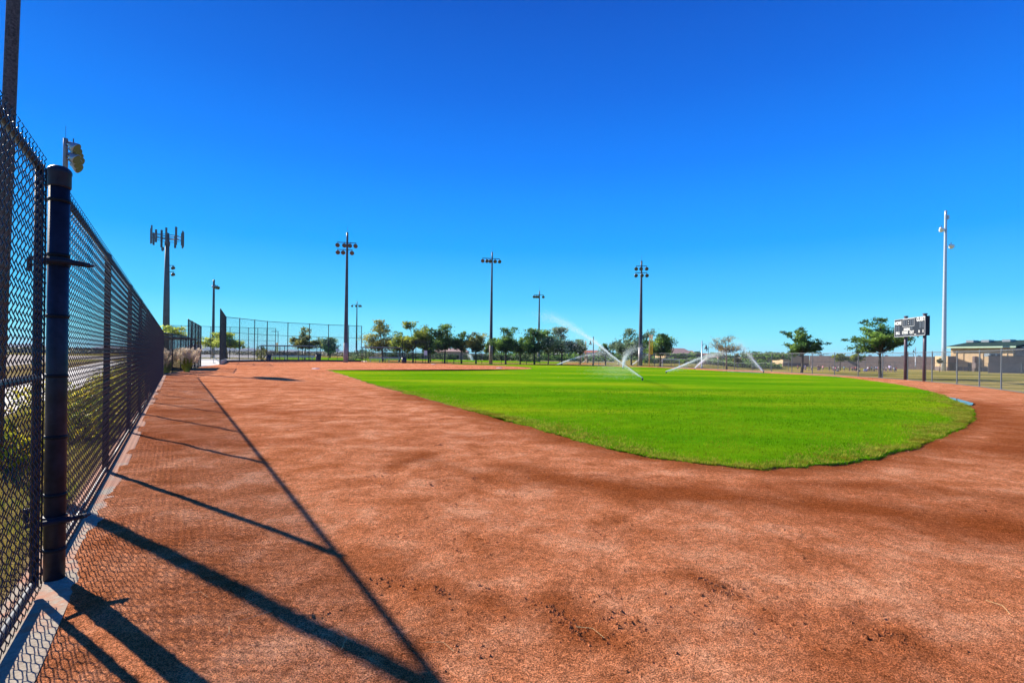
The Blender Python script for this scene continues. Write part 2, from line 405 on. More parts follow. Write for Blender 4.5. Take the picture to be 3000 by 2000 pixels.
# rough ground left of the fence, lot and path
sheet('rough_ground', [FL(-8, -.14), FL(60, -.14), P(560, 140), P(-400, 140), (-60, -8)][:5] if False else [tuple(FL(-8, -.14)[:2]), tuple((KINK - FN * .14)[:2]), tuple((DUG0 + Vector((-.2, .1, 0)))[:2]), tuple(P(560, 62)[:2]), tuple(P(-300, 62)[:2]), (-60, -8)], -.012, M['ground'])
sheet('path', [tuple(FL(-8, -2.3)[:2]), tuple(FL(70, -2.6)[:2]), tuple(FL(70, -7)[:2]), tuple(FL(-8, -4.6)[:2])], -.008, M['concrete'])
sheet('gravel_lot', [tuple(FL(-8, -8)[:2]), tuple(FL(75, -12)[:2]), tuple(P(600, 120)[:2]), tuple(P(-700, 120)[:2]), (-90, -8)], -.004, M['asphalt'])
sheet('plaza', [tuple(P(556, 42)[:2]), tuple(P(648, 56)[:2]), tuple(P(664, 69)[:2]), tuple(BS[4][:2]), tuple(BS[7][:2]), tuple(P(1075, 88)[:2]), tuple(P(1075, 97)[:2]), tuple(P(540, 97)[:2])], -.004, M['concrete'])
sheet('lot', [tuple(P(560, 120)[:2]), tuple(P(800, 120)[:2]), tuple(P(800, 260)[:2]), tuple(P(520, 260)[:2])], 0.0, M['asphaltgrey'])
# neighbouring green turf and dirt
sheet('far_turf', [tuple(P(800, 103)[:2]), tuple(P(1050, 104)[:2]), tuple(P(1130, 108)[:2]), tuple(P(1640, 96)[:2]), tuple(P(1660, 125)[:2]), tuple(P(1130, 150)[:2]), tuple(P(790, 150)[:2])], .006, M['turf'])
sheet('far_dirt', [tuple(P(1140, 97)[:2]), tuple(P(1300, 97)[:2]), tuple(P(1290, 104)[:2]), tuple(P(1190, 107)[:2]), tuple(P(1130, 106)[:2])], .012, M['dirt'])
sheet('far_dirt', [tuple(P(1660, 92)[:2]), tuple(P(1775, 92)[:2]), tuple(P(1770, 100)[:2]), tuple(P(1665, 100)[:2])], .012, M['dirt'])
sheet('bank', [tuple(P(1100, 152)[:2]), tuple(P(1800, 128)[:2]), tuple(P(1800, 190)[:2]), tuple(P(1100, 200)[:2])], .006, M['tanbank'])
# near dirt relief (true geometry: ripples, footprints)
ny_, ns_ = 330, 420
Yv = 1.2 + (np.linspace(0, 1, ny_) ** 1.7) * 19
Sv = .07 + (np.linspace(0, 1, ns_) ** 1.25) * 31
SS, YY = np.meshgrid(Sv, Yv); XX = -.75 - .655 * YY + SS * 1.195
rng = np.random.RandomState(3)
def vnoise(x, y, sc, seed):
    rr = np.random.RandomState(seed).rand(256, 256); x = x * sc; y = y * sc
    xi = np.floor(x).astype(int); yi = np.floor(y).astype(int); fx = x - xi; fy = y - yi
    fx = fx * fx * (3 - 2 * fx); fy = fy * fy * (3 - 2 * fy); g = lambda a, b: rr[a % 256, b % 256]
    return (g(xi, yi) * (1 - fx) + g(xi + 1, yi) * fx) * (1 - fy) + (g(xi, yi + 1) * (1 - fx) + g(xi + 1, yi + 1) * fx) * fy - .5
ZZ = .016 + .020 * vnoise(XX, YY, .9, 1) + .014 * vnoise(XX, YY, 2.7, 2) + .009 * vnoise(XX, YY, 7, 4) + .006 * vnoise(XX, YY, 19, 5)
prints = []
for (px, py, n, ang) in ((1650, 1800, 5, 2.2), (2110, 1720, 3, 2.6), (1340, 1390, 4, .3), (1740, 1560, 2, .5), (1160, 1375, 5, .8), (1430, 1590, 3, 1.0), (1280, 1740, 2, .2), (2620, 1880, 4, 1.9), (2300, 1820, 3, .5), (930, 1240, 5, .4), (1120, 1320, 4, 1.1), (1850, 1840, 3, .7), (1560, 1440, 4, .2)):
    g = G(px, py)
    for k in range(n): prints.append((g.x + rng.randn() * .22, g.y + rng.randn() * .25, ang + rng.randn() * .4, rng.uniform(.6, 1.1)))
for _ in range(90):
    Yp = rng.uniform(1.8, 15); Xp = rng.uniform(-.45, .95) * Yp; prints.append((Xp, Yp, rng.uniform(0, 3), rng.uniform(.35, .9)))
for (x0, y0, a, sz) in prints:
    dx = XX - x0; dy = YY - y0; u = dx * math.cos(a) + dy * math.sin(a); w = -dx * math.sin(a) + dy * math.cos(a)
    q = (u / (.13 * sz)) ** 2 + (w / (.05 * sz)) ** 2
    ZZ += -.034 * sz * np.exp(-q ** 1.5) + .018 * sz * np.exp(-((np.sqrt(q) - 1.35) / .3) ** 2)
edge = np.clip((Sv[None, :] - .10 + (.22 * vnoise(XX, YY, 1.3, 8) + .10 * vnoise(XX, YY, 9, 9)) * np.clip((9 - YY) / 5, 0, 1) + np.clip((YY - 3.0) * .3, -.12, .10)) / .16, 0, 1) * np.minimum(1, (20.2 - YY) / 3) * np.minimum(1, np.maximum(0, (31.1 - SS)) / 3)
ZZ = .004 + np.maximum(ZZ - .004, .0) * edge
def pdist(pl):
    D = np.full(XX.shape, 1e9)
    for (a_, b_) in zip(pl[:-1], pl[1:]):
        ax, ay, bx, by = a_.x, a_.y, b_.x, b_.y; L2 = (bx - ax) ** 2 + (by - ay) ** 2
        t_ = np.clip(((XX - ax) * (bx - ax) + (YY - ay) * (by - ay)) / L2, 0, 1); D = np.minimum(D, np.hypot(XX - ax - t_ * (bx - ax), YY - ay - t_ * (by - ay)))
    return D
edgeline = [G(*p_) for p_ in ((955, 1083), (1010, 1100), (1100, 1128), (1215, 1160), (1355, 1200), (1540, 1250), (1700, 1297), (1870, 1337), (2050, 1362), (2200, 1375), (2300, 1375), (2420, 1366), (2560, 1344), (2700, 1306), (2790, 1268), (2836, 1238), (2851, 1216), (2842, 1198), (2812, 1180), (2773, 1164))]
nz = .5 * vnoise(XX, YY, .8, 11) + .5 * vnoise(XX, YY, 2.3, 12) + .3 * vnoise(XX, YY, 6, 13)
DAMP = 1.0 * np.exp(-(pdist(edgeline) / (.30 + .03 * YY)) ** 2 * np.exp(-1.6 * nz))
for pl_, wd_, am_ in (([(1500, 1372), (1700, 1420), (1900, 1440), (2200, 1465), (2500, 1490), (3000, 1560)], .40, 1.0), ([(2380, 1420), (2700, 1440), (3000, 1470)], .3, .8), ([(2880, 1190), (2960, 1240), (3060, 1330)], .9, .9),
                      ([(1200, 1330), (1400, 1400)], .28, .6), ([(560, 1600), (760, 1780)], .22, .5), ([(1640, 1760), (1720, 1870)], .16, .9), ([(2040, 1700), (2150, 1745)], .12, .9), ([(1080, 1650), (1200, 1700), (1420, 1760)], .22, .6), ([(1300, 1700), (1250, 1900)], .12, .6), ([(2600, 1850), (2700, 1920)], .15, .8), ([(1150, 1370), (1260, 1330)], .2, .8)):
    DAMP = np.maximum(DAMP, am_ * np.exp(-(pdist([G(*q_) for q_ in pl_]) / wd_) ** 2 * np.exp(-2.2 * nz)))
DAMP = np.clip(DAMP + .35 * nz, 0, 1) * edge
ZZ = np.minimum(ZZ, .028)
mb = MB(); mb.v = list(zip(XX.ravel().tolist(), YY.ravel().tolist(), ZZ.ravel().tolist()))
inside = lambda X, Y: math.hypot(X + 26.5, Y - 58) < 58.5
mb.f = [(j * ns_ + i, j * ns_ + i + 1, (j + 1) * ns_ + i + 1, (j + 1) * ns_ + i) for j in range(ny_ - 1) for i in range(ns_ - 1) if XX[j, i] < 1.25 * YY[j, i] + 1 and XX[j, i] < 12 + .45 * YY[j, i]]
dr = tag(mb.build('dirt_relief', M['dirt'], smooth=True), kind='structure')
at_ = dr.data.attributes.new('damp', 'FLOAT', 'POINT'); at_.data.foreach_set('value', DAMP.ravel().astype(np.float32))
# clods and pebbles
mb = MB()
for _ in range(15000):
    Y = 1.7 + 12 * random.random() ** 1.4; X = random.uniform(-.42, 1.0) * Y
    if X < -.3 - .655 * Y: continue
    r = random.uniform(.0015, .0045) * (1 + (random.random() < .05) * 1.2); n = len(mb.v)
    i_ = int(np.argmin(abs(Yv - Y))); j_ = int(np.argmin(abs(XX[i_] - X))); z = ZZ[i_, j_]
    for d in ((1, 0, 0), (-.5, .87, 0), (-.5, -.87, 0), (.1, .1, .9), (-.3, 0, .7)):
        mb.v.append((X + d[0] * r * random.uniform(.7, 1.3), Y + d[1] * r * random.uniform(.7, 1.3), z + d[2] * r))
    mb.f += [(n, n + 1, n + 3), (n + 1, n + 4, n + 3), (n + 1, n + 2, n + 4), (n + 2, n + 3, n + 4), (n + 2, n, n + 3)]
def clod(X, Y, r):
    i_ = int(np.argmin(abs(Yv - Y))); j_ = int(np.argmin(abs(XX[i_] - X))); z = ZZ[i_, j_]; n = len(mb.v); an = random.uniform(0, 6.28)
    for q_ in range(5): mb.v.append((X + math.cos(an + q_ * 1.257) * r * random.uniform(.7, 1.3), Y + math.sin(an + q_ * 1.257) * r * random.uniform(.7, 1.3), z - .002))
    mb.v.append((X + random.uniform(-.3, .3) * r, Y, z + r * random.uniform(.7, 1.1))); mb.f += [(n + q_, n + (q_ + 1) % 5, n + 5) for q_ in range(5)]
for (x0_, y0_, a_, sz_) in prints:
    if y0_ > 12: continue
    for _ in range(14): clod(x0_ + random.gauss(0, .11), y0_ + random.gauss(0, .07), random.choice((.003, .004, .005, .008, .012)))
for _ in range(70):                       # small scuffs all over the near and middle dirt
    Yc = random.uniform(2.6, 13); Xc = random.uniform(-.38, .55) * Yc
    if Xc < .9 - .655 * Yc: continue
    an_ = random.uniform(-.5, .6); ln_ = random.uniform(.05, .22)
    for _q in range(random.randint(6, 22)):
        u_ = random.uniform(-ln_, ln_); clod(Xc + u_ * math.cos(an_) + random.gauss(0, .02), Yc + u_ * math.sin(an_) + random.gauss(0, .02), random.choice((.004, .006, .009)) * (.7 + Yc * .09))
for (pa, pb, n_) in (((1610, 1775), (1710, 1880), 150), ((2040, 1700), (2150, 1745), 90), ((1560, 1555), (1620, 1575), 30), ((1280, 1735), (1300, 1750), 30), ((1400, 1590), (1450, 1600), 30), ((2570, 1860), (2680, 1900), 70), ((1130, 1380), (1270, 1330), 60), ((1720, 1550), (1780, 1580), 40)):
    A_, B_ = G(*pa), G(*pb)
    for _ in range(n_):
        c_ = A_.lerp(B_, random.random()); clod(c_.x + random.gauss(0, .022), c_.y + random.gauss(0, .03), random.choice((.003, .005, .007, .010)))
tag(mb.build('dirt_clods', M['dirt']), 'small reddish clods and pebbles scattered over the dirt in the foreground', 'clods', kind='stuff')

# turf -----------------------------------------------------------------
TP = [(955, 1083), (1010, 1100), (1100, 1128), (1215, 1160), (1355, 1200), (1540, 1250), (1700, 1297), (1870, 1337), (2050, 1362), (2200, 1375), (2300, 1375), (2420, 1366), (2560, 1344), (2700, 1306), (2790, 1268), (2836, 1238), (2851, 1216), (2842, 1198), (2812, 1180), (2773, 1164), (2728, 1149.5), (2649, 1131), (2569, 1118.5), (2473, 1106.5), (2400, 1101), (2250, 1094), (2120, 1088), (2000, 1080.5), (1900, 1076), (1800, 1073.5)]
near = [G(*p) for p in TP]
C0 = Vector((-14, 57, 0))
arc = []
for i in range(30):      # infield dirt arc, from the far left round the second base to the near tip
    a = R(68 - i * (68 + 92) / 29); rr = 17.2 if i < 6 else 16.2; arc.append(C0 + Vector((math.cos(a), math.sin(a), 0)) * rr)
out = near + [Vector((9, 78.5, 0)), Vector((0, 78.8, 0)), Vector((-6, 78.5, 0)), Vector((-9, 77, 0))] + arc
dn = []
for i in range(len(out)):
    p0, p1, p2, p3 = out[i - 1], out[i], out[(i + 1) % len(out)], out[(i + 2) % len(out)]
    L = (p2 - p1).length; n = max(2, min(60, int(L / .12 if p1.y < 16 else L / .6)))
    for k in range(n):
        t = k / n; q = .5 * ((2 * p1) + (-p0 + p2) * t + (2 * p0 - 5 * p1 + 4 * p2 - p3) * t * t + (-p0 + 3 * p1 - 3 * p2 + p3) * t ** 3)
        if i in (len(near) - 1, len(out) - 1) or i == 0: q = p1.lerp(p2, t)
        j = .026 if q.y < 16 else .05; wob = .018 * math.sin(q.x * 3.1 + q.y * 1.3) + .014 * math.sin(q.x * 7.7 - q.y * 4)
        q = q + Vector((0, wob if q.y < 25 else 0, 0))
        dn.append(Vector((q.x + random.gauss(0, j), q.y + random.gauss(0, j), 0)))
import bmesh
bm = bmesh.new(); top = [bm.verts.new((p.x, p.y, .032)) for p in dn]; fc = bm.faces.new(top)
bmesh.ops.triangulate(bm, faces=[fc]); me = bpy.data.meshes.new('turf'); bmesh.ops.recalc_face_normals(bm, faces=bm.faces[:])
if sum(q.normal.z for q in bm.faces) < 0: bmesh.ops.reverse_faces(bm, faces=bm.faces[:])
bm.to_mesh(me); bm.free(); me.materials.append(M['turf']); o = bpy.data.objects.new('turf', me); COL.objects.link(o); tag(o, kind='structure')
mb = MB()
for i in range(len(dn)):
    a, b = dn[i], dn[(i + 1) % len(dn)]; mb.quad((a.x, a.y, -.005), (b.x, b.y, -.005), (b.x, b.y, .031), (a.x, a.y, .031))
tag(mb.build('turf_edge', M['soil']), kind='structure')
def inpoly(x, y, pl):
    c = False; j = len(pl) - 1
    for i in range(len(pl)):
        if (pl[i].y > y) != (pl[j].y > y) and x < (pl[j].x - pl[i].x) * (y - pl[i].y) / (pl[j].y - pl[i].y) + pl[i].x: c = not c
        j = i
    return c
coarse = near + [Vector((0, 78, 0)), Vector((-2, 70, 0)), Vector((2, 57, 0)), Vector((-6, 43, 0))]
mb = MB()
def blade(mb, x, y, z, h, w, lean):
    a = random.uniform(0, 6.28); dx, dy = math.cos(a) * w, math.sin(a) * w; b = random.uniform(0, 6.28); lx, ly = math.cos(b) * lean, math.sin(b) * lean
    n = len(mb.v); mb.v += [(x - dx, y - dy, z), (x + dx, y + dy, z), (x + lx, y + ly, z + h)]; mb.f.append((n, n + 1, n + 2))
cnt = 0
while cnt < 62000:
    Y = 6.2 + 16 * random.random() ** 1.5; X = random.uniform(-5, 1.02 * Y)
    if not inpoly(X, Y, coarse): continue
    s = 1 + Y / 14
    blade(mb, X, Y, .028, random.uniform(.012, .034) * (1 + .15 * s), .0035 * s, .02); cnt += 1
yb = MB()
cc = Vector((9, 22, 0))
for i in range(len(dn)):                     # yellowed fringe
    p = dn[i]
    if p.y > 22 or p.x < -6: continue
    q = dn[(i + 1) % len(dn)]; inn = (cc - p); inn.z = 0; inn.normalize()
    for k in range(120):
        t = random.random(); d_ = abs(random.gauss(0, .35)) * (1 + .6 * math.sin(p.x * 1.7)); c_ = p.lerp(q, t) + inn * d_; s = 1 + p.y / 14
        blade(yb, c_.x, c_.y, .030, random.uniform(.02, .045), .0035 * s, .03)
tag(yb.build('turf_fringe', M['fringe']), 'yellowed grass blades along the near edge of the turf', 'grass', kind='stuff')
for i in range(len(dn)):                     # ragged edge
    p = dn[i]
    if p.y > 26: continue
    q = dn[(i + 1) % len(dn)]
    for k in range(34):
        t = random.random(); s = 1 + p.y / 14
        blade(mb, p.x + (q.x - p.x) * t + random.gauss(0, .022), p.y + (q.y - p.y) * t + random.gauss(0, .022), random.uniform(.0, .026), random.uniform(.015, .04), .0035 * s, .035)
tag(mb.build('turf_blades', M['blade']), 'short bright green mown blades of the outfield turf with a ragged edge', 'grass', kind='stuff')
# dry grass behind the left fence
mb = MB()
for _ in range(26000):
    Y = .8 + 16 * random.random() ** 1.3; of = -.2 - 2.0 * random.random() ** 1.1
    p = FL(Y, of); blade(mb, p.x, p.y, -.01, random.uniform(.04, .17), .004, .07)
tag(mb.build('dry_grass', M['drygrass']), 'straw coloured dry grass growing behind the black chain link fence', 'dry grass', kind='stuff')
# sparse weeds / straws lying on the dirt
mb = MB()
for (px, py, a) in ((1000, 1915, 1.6), (1330, 1920, 2.4), (610, 1760, 2.6), (640, 1900, 1.5), (1770, 1880, 2.2), (2960, 1810, 1.2), (700, 1830, .4)):
    g = G(px, py); L = .16
    mb.tube([(g.x, g.y, .022), (g.x + math.cos(a) * L / 2, g.y + math.sin(a) * L / 2, .034), (g.x + math.cos(a + .3) * L, g.y + math.sin(a + .3) * L, .024)], .0009, 4)
tag(mb.build('straw', M['straw']), 'thin pale straws lying on the dirt in the foreground', 'straw', kind='stuff')
# concrete curb below the fence
mb = MB(); a0, a1, b0, b1 = FL(-3, -.15), FL(29.6, -.15), FL(-3, .145), FL(29.6, .145)
mb.prism([a0, b0, b1, a1], -.05, .010); tag(mb.build('kerb', M['curb']), kind='structure')
mb = MB(); k0 = KINK; mb.prism([k0 - Vector((.1, 0, 0)), k0 + Vector((.12, -.05, 0)), DUG0 + Vector((.1, 0, 0)), DUG0 - Vector((.1, 0, 0))], -.05, .03)
tag(mb.build('kerb', M['curb']), kind='structure')
# puddles
def puddle(pp):
    mb = MB(); n = len(pp); mb.v = [tuple(p) for p in pp]; mb.f = [tuple(range(n))]; return tag(mb.build('puddle', M['puddle']), kind='structure')
def pud(px):
    return puddle([G(x, y, .012) for x, y in px])
pp = [G(x, y, .040) for x, y in ((2778, 1163.5), (2800, 1166), (2826, 1173), (2852, 1180), (2848, 1186), (2836, 1187), (2826, 1184), (2808, 1177.5), (2790, 1170))]
puddle(pp)
puddle([G(x, y, .008) for x, y in ((2322, 1097), (2370, 1098), (2425, 1101), (2470, 1103.5), (2420, 1104.5), (2360, 1101))])
puddle([G(x, y, .008) for x, y in ((2100, 1085.5), (2200, 1089), (2260, 1092), (2200, 1092), (2140, 1089))])

# ------------------------------------------------------------------ near fence and gate
YP = [3.1, 5.92, 8.72, 11.25, 13.9, 16.5, 19.1, 21.7, 24.3, 26.95, 29.6]
lf = [(FL(y).x, FL(y).y) for y in YP]
fr = fence('chain_link_fence', 'tall black chain link fence running along the left edge of the dirt', lf, 2.46, 'near', M['blackpost'], .032, (1.0, .03), None, near=True, side=1, skip=(0,))
# gate post
gp = FL(3.1); gx, gy = gp.x + FN.x * .02, gp.y + FN.y * .02
root = empty('gate_post', (gx, gy, 0), 'thick black steel gate post with cap and bands at the left foreground', 'post')
mb = MB(); mb.tube2((0, 0, 0), (0, 0, 1), [(.052, -.05), (.0515, 2.42)], 32); mb.build('post', M['blackpost'], root, smooth=True)
mb = MB(); mb.tube2((0, 0, 0), (0, 0, 1), [(.056, 2.38), (.058, 2.39), (.058, 2.46), (.0605, 2.465), (.0605, 2.48), (.055, 2.492), (.040, 2.506), (.01, 2.514)], 32); mb.build('cap', M['blackpost'], root, smooth=True)
for zb in (2.30, 1.97, 1.60, 1.24, .87, .52, .19):
    mb = MB(); mb.tube2((0, 0, 0), (0, 0, 1), [(.0518, zb - .011), (.0555, zb - .010), (.0562, zb), (.0555, zb + .010), (.0518, zb + .011)], 32)
    b = mb.build('band', M['black'], root, smooth=True)
    mb = MB(); c = FD * .062; mb.box((c.x, c.y, zb), (.024, .016, .022), math.atan2(FD.y, FD.x)); mb.build('bolt', M['black'], b)
for zh, up in ((1.93, 1), (.37, -1)):
    mb = MB()
    mb.tube2((0, 0, 0), (0, 0, 1), [(.0518, zh - .024), (.060, zh - .023), (.060, zh + .023), (.0518, zh + .024)], 32)
    d = (FD * .5 + FN * .55).normalized(); e = Vector((.78, .62, 0)).normalized(); tc_ = Vector((.62, -.78, 0))
    # strap reaching across the post, bolted at both ends
    s0 = -e * .10 + tc_ * .066; s1 = e * .15 + tc_ * .062
    mb.tube([s0 + Vector((0, 0, zh - .004)), (s0 + s1) / 2 + Vector((0, 0, zh)), s1 + Vector((0, 0, zh - .012 * up))], [.016, .019, .015], 10)
    mb.tube2((s1.x, s1.y, zh - .012 * up), (0, -1, 0), [(.009, -.02), (.009, .024), (.012, .025), (.012, .034)], 8)
    mb.tube2((s0.x, s0.y, zh), (0, -1, 0), [(.012, -.02), (.012, .03)], 8)
    mb.tube2((s0.x - .03, s0.y, zh - .045 * up), (0, 0, 1), [(.013, -.03), (.013, .05)], 10)
    mb.build('hinge', M['blackpost'], root, smooth=False)
# gate leaf
g1 = FL(2.90); g0 = FL(.55); L = (g1 - g0).length; ang = math.atan2((g1 - g0).y, (g1 - g0).x)
root = empty('chain_link_gate', tuple(g0), 'black chain link gate leaf hung left of the thick gate post', 'gate', rz=ang)
mb = MB()
for x in (0, L): mb.tube2((x, .03, 0), (0, 0, 1), [(.021, .06), (.021, 2.44)], 14)
for z in (.08, 1.24, 2.42): mb.tube([(0, .03, z), (L, .03, z)], .021, 12)
mb.build('frame', M['blackpost'], root, smooth=True)
inst('chain_link', PAN['near'], root, (0, 0, .05), 0, (L / 3.05, 1, .985))
mb = MB(); mb.box((L + .006 - .05, -.006, 1.25), (.012, .006, 2.32)); mb.build('tension_bar', M['black'], root)
# weathered pole behind
pp = Vector((-5.89, 5.84, 0)); root = empty('light_pole', tuple(pp), 'rough weathered steel pole rising behind the fence in the top left corner', 'pole')
root.rotation_euler = (0, R(1.6), 0)
mb = MB(); mb.tube2((0, 0, 0), (0, 0, 1), [(.066, -.1), (.062, 4), (.057, 9), (.05, 11)], 20); mb.build('pole', M['poleweather'], root, smooth=True)
mb = MB(); mb.tube2((0, 0, 0), (0, 0, 1), [(.14, -.05), (.14, .03), (.08, .05)], 12); mb.build('base_plate', M['poleweather'], root)
mb = MB(); mb.tube([(0, 0, 10.9), (-.5, 0, 11.2), (-1.2, 0, 11.25)], .035, 8); mb.box((-1.4, 0, 11.22), (.6, .25, .12)); mb.build('lamp_arm', M['poleweather'], root)

# kink to dugout fence, dugout side panels
def line(a, b, n): return [((a.lerp(b, i / n)).x, (a.lerp(b, i / n)).y) for i in range(n + 1)]
fence('chain_link_fence', 'short black fence stretch in front of the cream plumed grass, beyond the long fence', line(KINK + FD * .1, DUG0, 3), 2.46, 'b244', M['blackpost'], .032, (1.0, .03))
fence('dugout_fence', 'tall grey looking chain link panel of the left dugout with a dark doorway', line(DUG0, DUG1, 4), 3.66, 'b36', M['blackpost'], .04, (1.0, .5, .02))
# left dugout: roof, doorway, bench
dd = (DUG1 - DUG0).normalized(); dn_ = Vector((-dd.y, dd.x, 0))
root = empty('dugout', tuple(DUG0 + dn_ * .3 + dd * 2.5), 'dark roofed dugout shelter behind the tall left chain link panel', 'dugout', rz=math.atan2(dd.y, dd.x))
mb = MB(); mb.box((4.2, 1.3, 2.42), (7.6, 2.6, .10)); mb.build('roof', M['canopy'], root)
for x in (.5, 4.2, 7.8):
    for y in (.15, 2.45): mb = MB(); mb.box((x, y, 1.18), (.09, .09, 2.36)); mb.build('post', M['blackpost'], root)
mb = MB(); mb.box((4.2, 2.5, 1.1), (7.4, .05, 2.2)); mb.build('back_panel', M['darkdoor'], root)
mb = MB(); mb.box((4.2, 1.9, .45), (6.6, .35, .05)); mb.build('bench_seat', M['bench'], root)
# bleacher in plaza
bp = P(607, 60); root = empty('bleacher', tuple(bp), 'small silver bleacher on the pale concrete between the two left panels', 'bleacher', rz=R(60))
for k in range(3):
    mb = MB(); mb.box((0, k * .6, .42 + .22 * k), (3.6, .28, .04)); mb.build('seat', M['bench'], root)
mb = MB()
for x in (-1.5, 1.5):
    mb = MB(); mb.tube([(x, -.1, .0), (x, 1.3, .82)], .03, 6); mb.tube([(x, 1.3, 0), (x, 1.3, .84)], .03, 6); mb.tube([(x, -.1, .0), (x, 1.4, .02)], .03, 6); mb.tube([(x, 0, 0), (x, 0, .42)], .03, 6)
    mb.build('side_frame', M['bench'], root)
# backstop and wing
fence('backstop_wing', 'tall dark near wing of the backstop, seen edge on as a narrow panel', line(BS[0], BS[1], 4), 6.0, 'b6', M['blackpost'], .06, (1.0, .665, .335, .02), cat='backstop')
fence('backstop', 'six metre high black chain link backstop curving across the left distance', [(p.x, p.y) for p in BS[1:]], 6.0, 'b6', M['blackpost'], .055, (1.0, .665, .02), cat='backstop')
mb = MB(); bpts = BS[1:]
for i in range(len(bpts) - 1):
    a, b = bpts[i], bpts[i + 1]; c = (a + b) / 2; mb.box((c.x, c.y, .14), ((b - a).length, .08, .28), math.atan2((b - a).y, (b - a).x))
tag(mb.build('kick_board', M['darkdoor']), 'low dark board along the foot of the curving backstop', 'board')
wa, wb = BS[0], BS[1]; mb = MB(); c = (wa + wb) / 2; mb.box((c.x + .05, c.y, .22), ((wb - wa).length, .10, .44), math.atan2((wb - wa).y, (wb - wa).x))
tag(mb.build('kick_board', M['galv']), 'pale low board along the foot of the near backstop wing', 'board')
# neighbouring backstops
fence('backstop', 'second, more distant backstop seen through and left of the near one', line(P(500, 92), P(807, 99), 11), 6.0, 'b6', M['blackpost'], .05, (1.0, .6, .3), cat='backstop')
fence('backstop_wing', 'slanting far wing of the distant backstop above the left fence', line(P(490, 88), P(545, 110), 6), 5.6, 'b6', M['blackpost'], .05, (.96,), cat='backstop')

# right dugout (beyond first base) -------------------------------------------------
def dugout_far(x0, x1, Y, label, zt, bench=True):
    a, b = P(x0, Y), P(x1, Y); L = (b - a).length; ang = math.atan2((b - a).y, (b - a).x)
    root = empty('dugout', tuple(a), label, 'dugout', rz=ang)
    mb = MB(); mb.box((L / 2, .9, zt), (L + .4, 2.6, .10)); rf = mb.build('roof', M['canopy'], root)
    mb = MB()
    for k in range(int(L / .45)): mb.box((.2 + k * .45, .9, zt + .09), (.2, 2.62, .08))
    mb.build('ribs', M['galv'], rf)
    n = max(2, round(L / 3.0))
    for k in range(n + 1):
        for y in (0, 1.9): mb = MB(); mb.box((L * k / n, y, zt / 2 - .03), (.08, .08, zt - .04)); mb.build('post', M['blackpost'], root)
    for k in range(n):
        inst('chain_link', PAN['b18'], root, (L * k / n, -.02, .05), 0, (L / n / 3.05, 1, zt / 1.9)); inst('chain_link', PAN['b18'], root, (L * k / n, 1.95, .05), 0, (L / n / 3.05, 1, zt / 1.9))
    if bench:
        mb = MB(); mb.box((L * .5, 1.3, .45), (L * .8, .32, .05)); mb.build('bench_seat', M['bench'], root)
        mb = MB(); mb.box((L * .5, 1.62, .72), (L * .8, .05, .28)); mb.build('bench_back', M['bench'], root)
        for k in range(4):
            mb = MB(); mb.box((L * (.14 + .24 * k), 1.4, .22), (.05, .3, .42)); mb.build('bench_leg', M['bench'], root)
    return root
dugout_far(1062, 1178, 82, 'dark roofed dugout with silver bench right of the near backstop', 2.35)
dugout_far(766, 928, 92, 'distant dark dugout seen through the backstop mesh', 2.55)
# trash cans
def trash(x, Y, h, label):
    root = empty('trash_can', tuple(P(x, Y)), label, 'trash can')
    mb = MB(); mb.tube2((0, 0, 0), (0, 0, 1), [(.30 * h, 0), (.36 * h, .1), (.40 * h, h * .9)], 14); mb.build('body', M['trash'], root, smooth=True)
    mb = MB(); mb.tube2((0, 0, 0), (0, 0, 1), [(.44 * h, h * .9), (.44 * h, h * .97), (.3 * h, h * 1.0)], 14); mb.build('rim', M['blackpost'], root)
trash(1184, 78, 1.0, 'dark blue trash can at the right end of the silver bench dugout')
trash(933, 96, 1.25, 'dark trash can behind the backstop beside the weeping tree')
trash(788, 88, 1.0, 'dark trash can behind the backstop near the spreading tree')
# signs
def sign(x, Y, w, h, z, mat, label, post=True):
    root = empty('sign', tuple(P(x, Y)), label, 'sign')
    mb = MB(); mb.box((0, -.03, z), (w, .03, h)); mb.build('panel', mat, root)
    mb = MB(); mb.box((0, .01, (z + h / 2) / 2), (.05, .05, z + h / 2)); mb.build('post', M['blackpost'], root)
sign(1247, 79.2, .50, .72, 1.62, M['whitesteel'], 'white rectangular sign on the far black fence')
sign(1269, 96, .40, .40, 1.85, M['yellow'], 'small yellow square sign right of the white sign')
sign(988, 90, .5, .55, 1.95, M['bench'], 'grey sign behind the backstop left of the tall lit pole')

# far fence (black) + outfield fence (grey)
full = resample(RF)
ki = max(i for i, p in enumerate(full) if p[0] > 19.5)
fence('outfield_fence', 'grey galvanised chain link fence curving round the right side of the outfield', full[:ki + 1], 2.02, 'g20', M['fencegalv'], .034, (1.0, .02), side=-1)
fence('outfield_fence', 'low black chain link fence along the far side of the outfield', full[ki:], 1.83, 'b18', M['blackpost'], .035, (1.0, .02), side=-1)
fence('side_fence', 'tall black fence posts between the bench dugout and the white sign', line(P(1178, 80), P(1258, 79.5), 2), 3.4, 'b36', M['blackpost'], .05, (1.0, .54))
# second low fence
lowpts = []
x = P(3150, 58); y = P(2280, 68); lowpts = line(P(3300, 57), P(2370, 66), max(2, round((P(3300, 57) - P(2370, 66)).length / 3.05)))
lowpts2 = line(P(2370, 66), P(1890, 100), round((P(2370, 66) - P(1890, 100)).length / 3.05))
fence('low_fence', 'waist high silver fence in the dry field behind the scoreboard', lowpts, 1.22, 'g12', M['fencegalv'], .026, (1.0,))
fence('low_fence', 'waist high silver fence running left through the dry field towards the goal', lowpts2[1:], 1.22, 'g12', M['fencegalv'], .026, (1.0,))

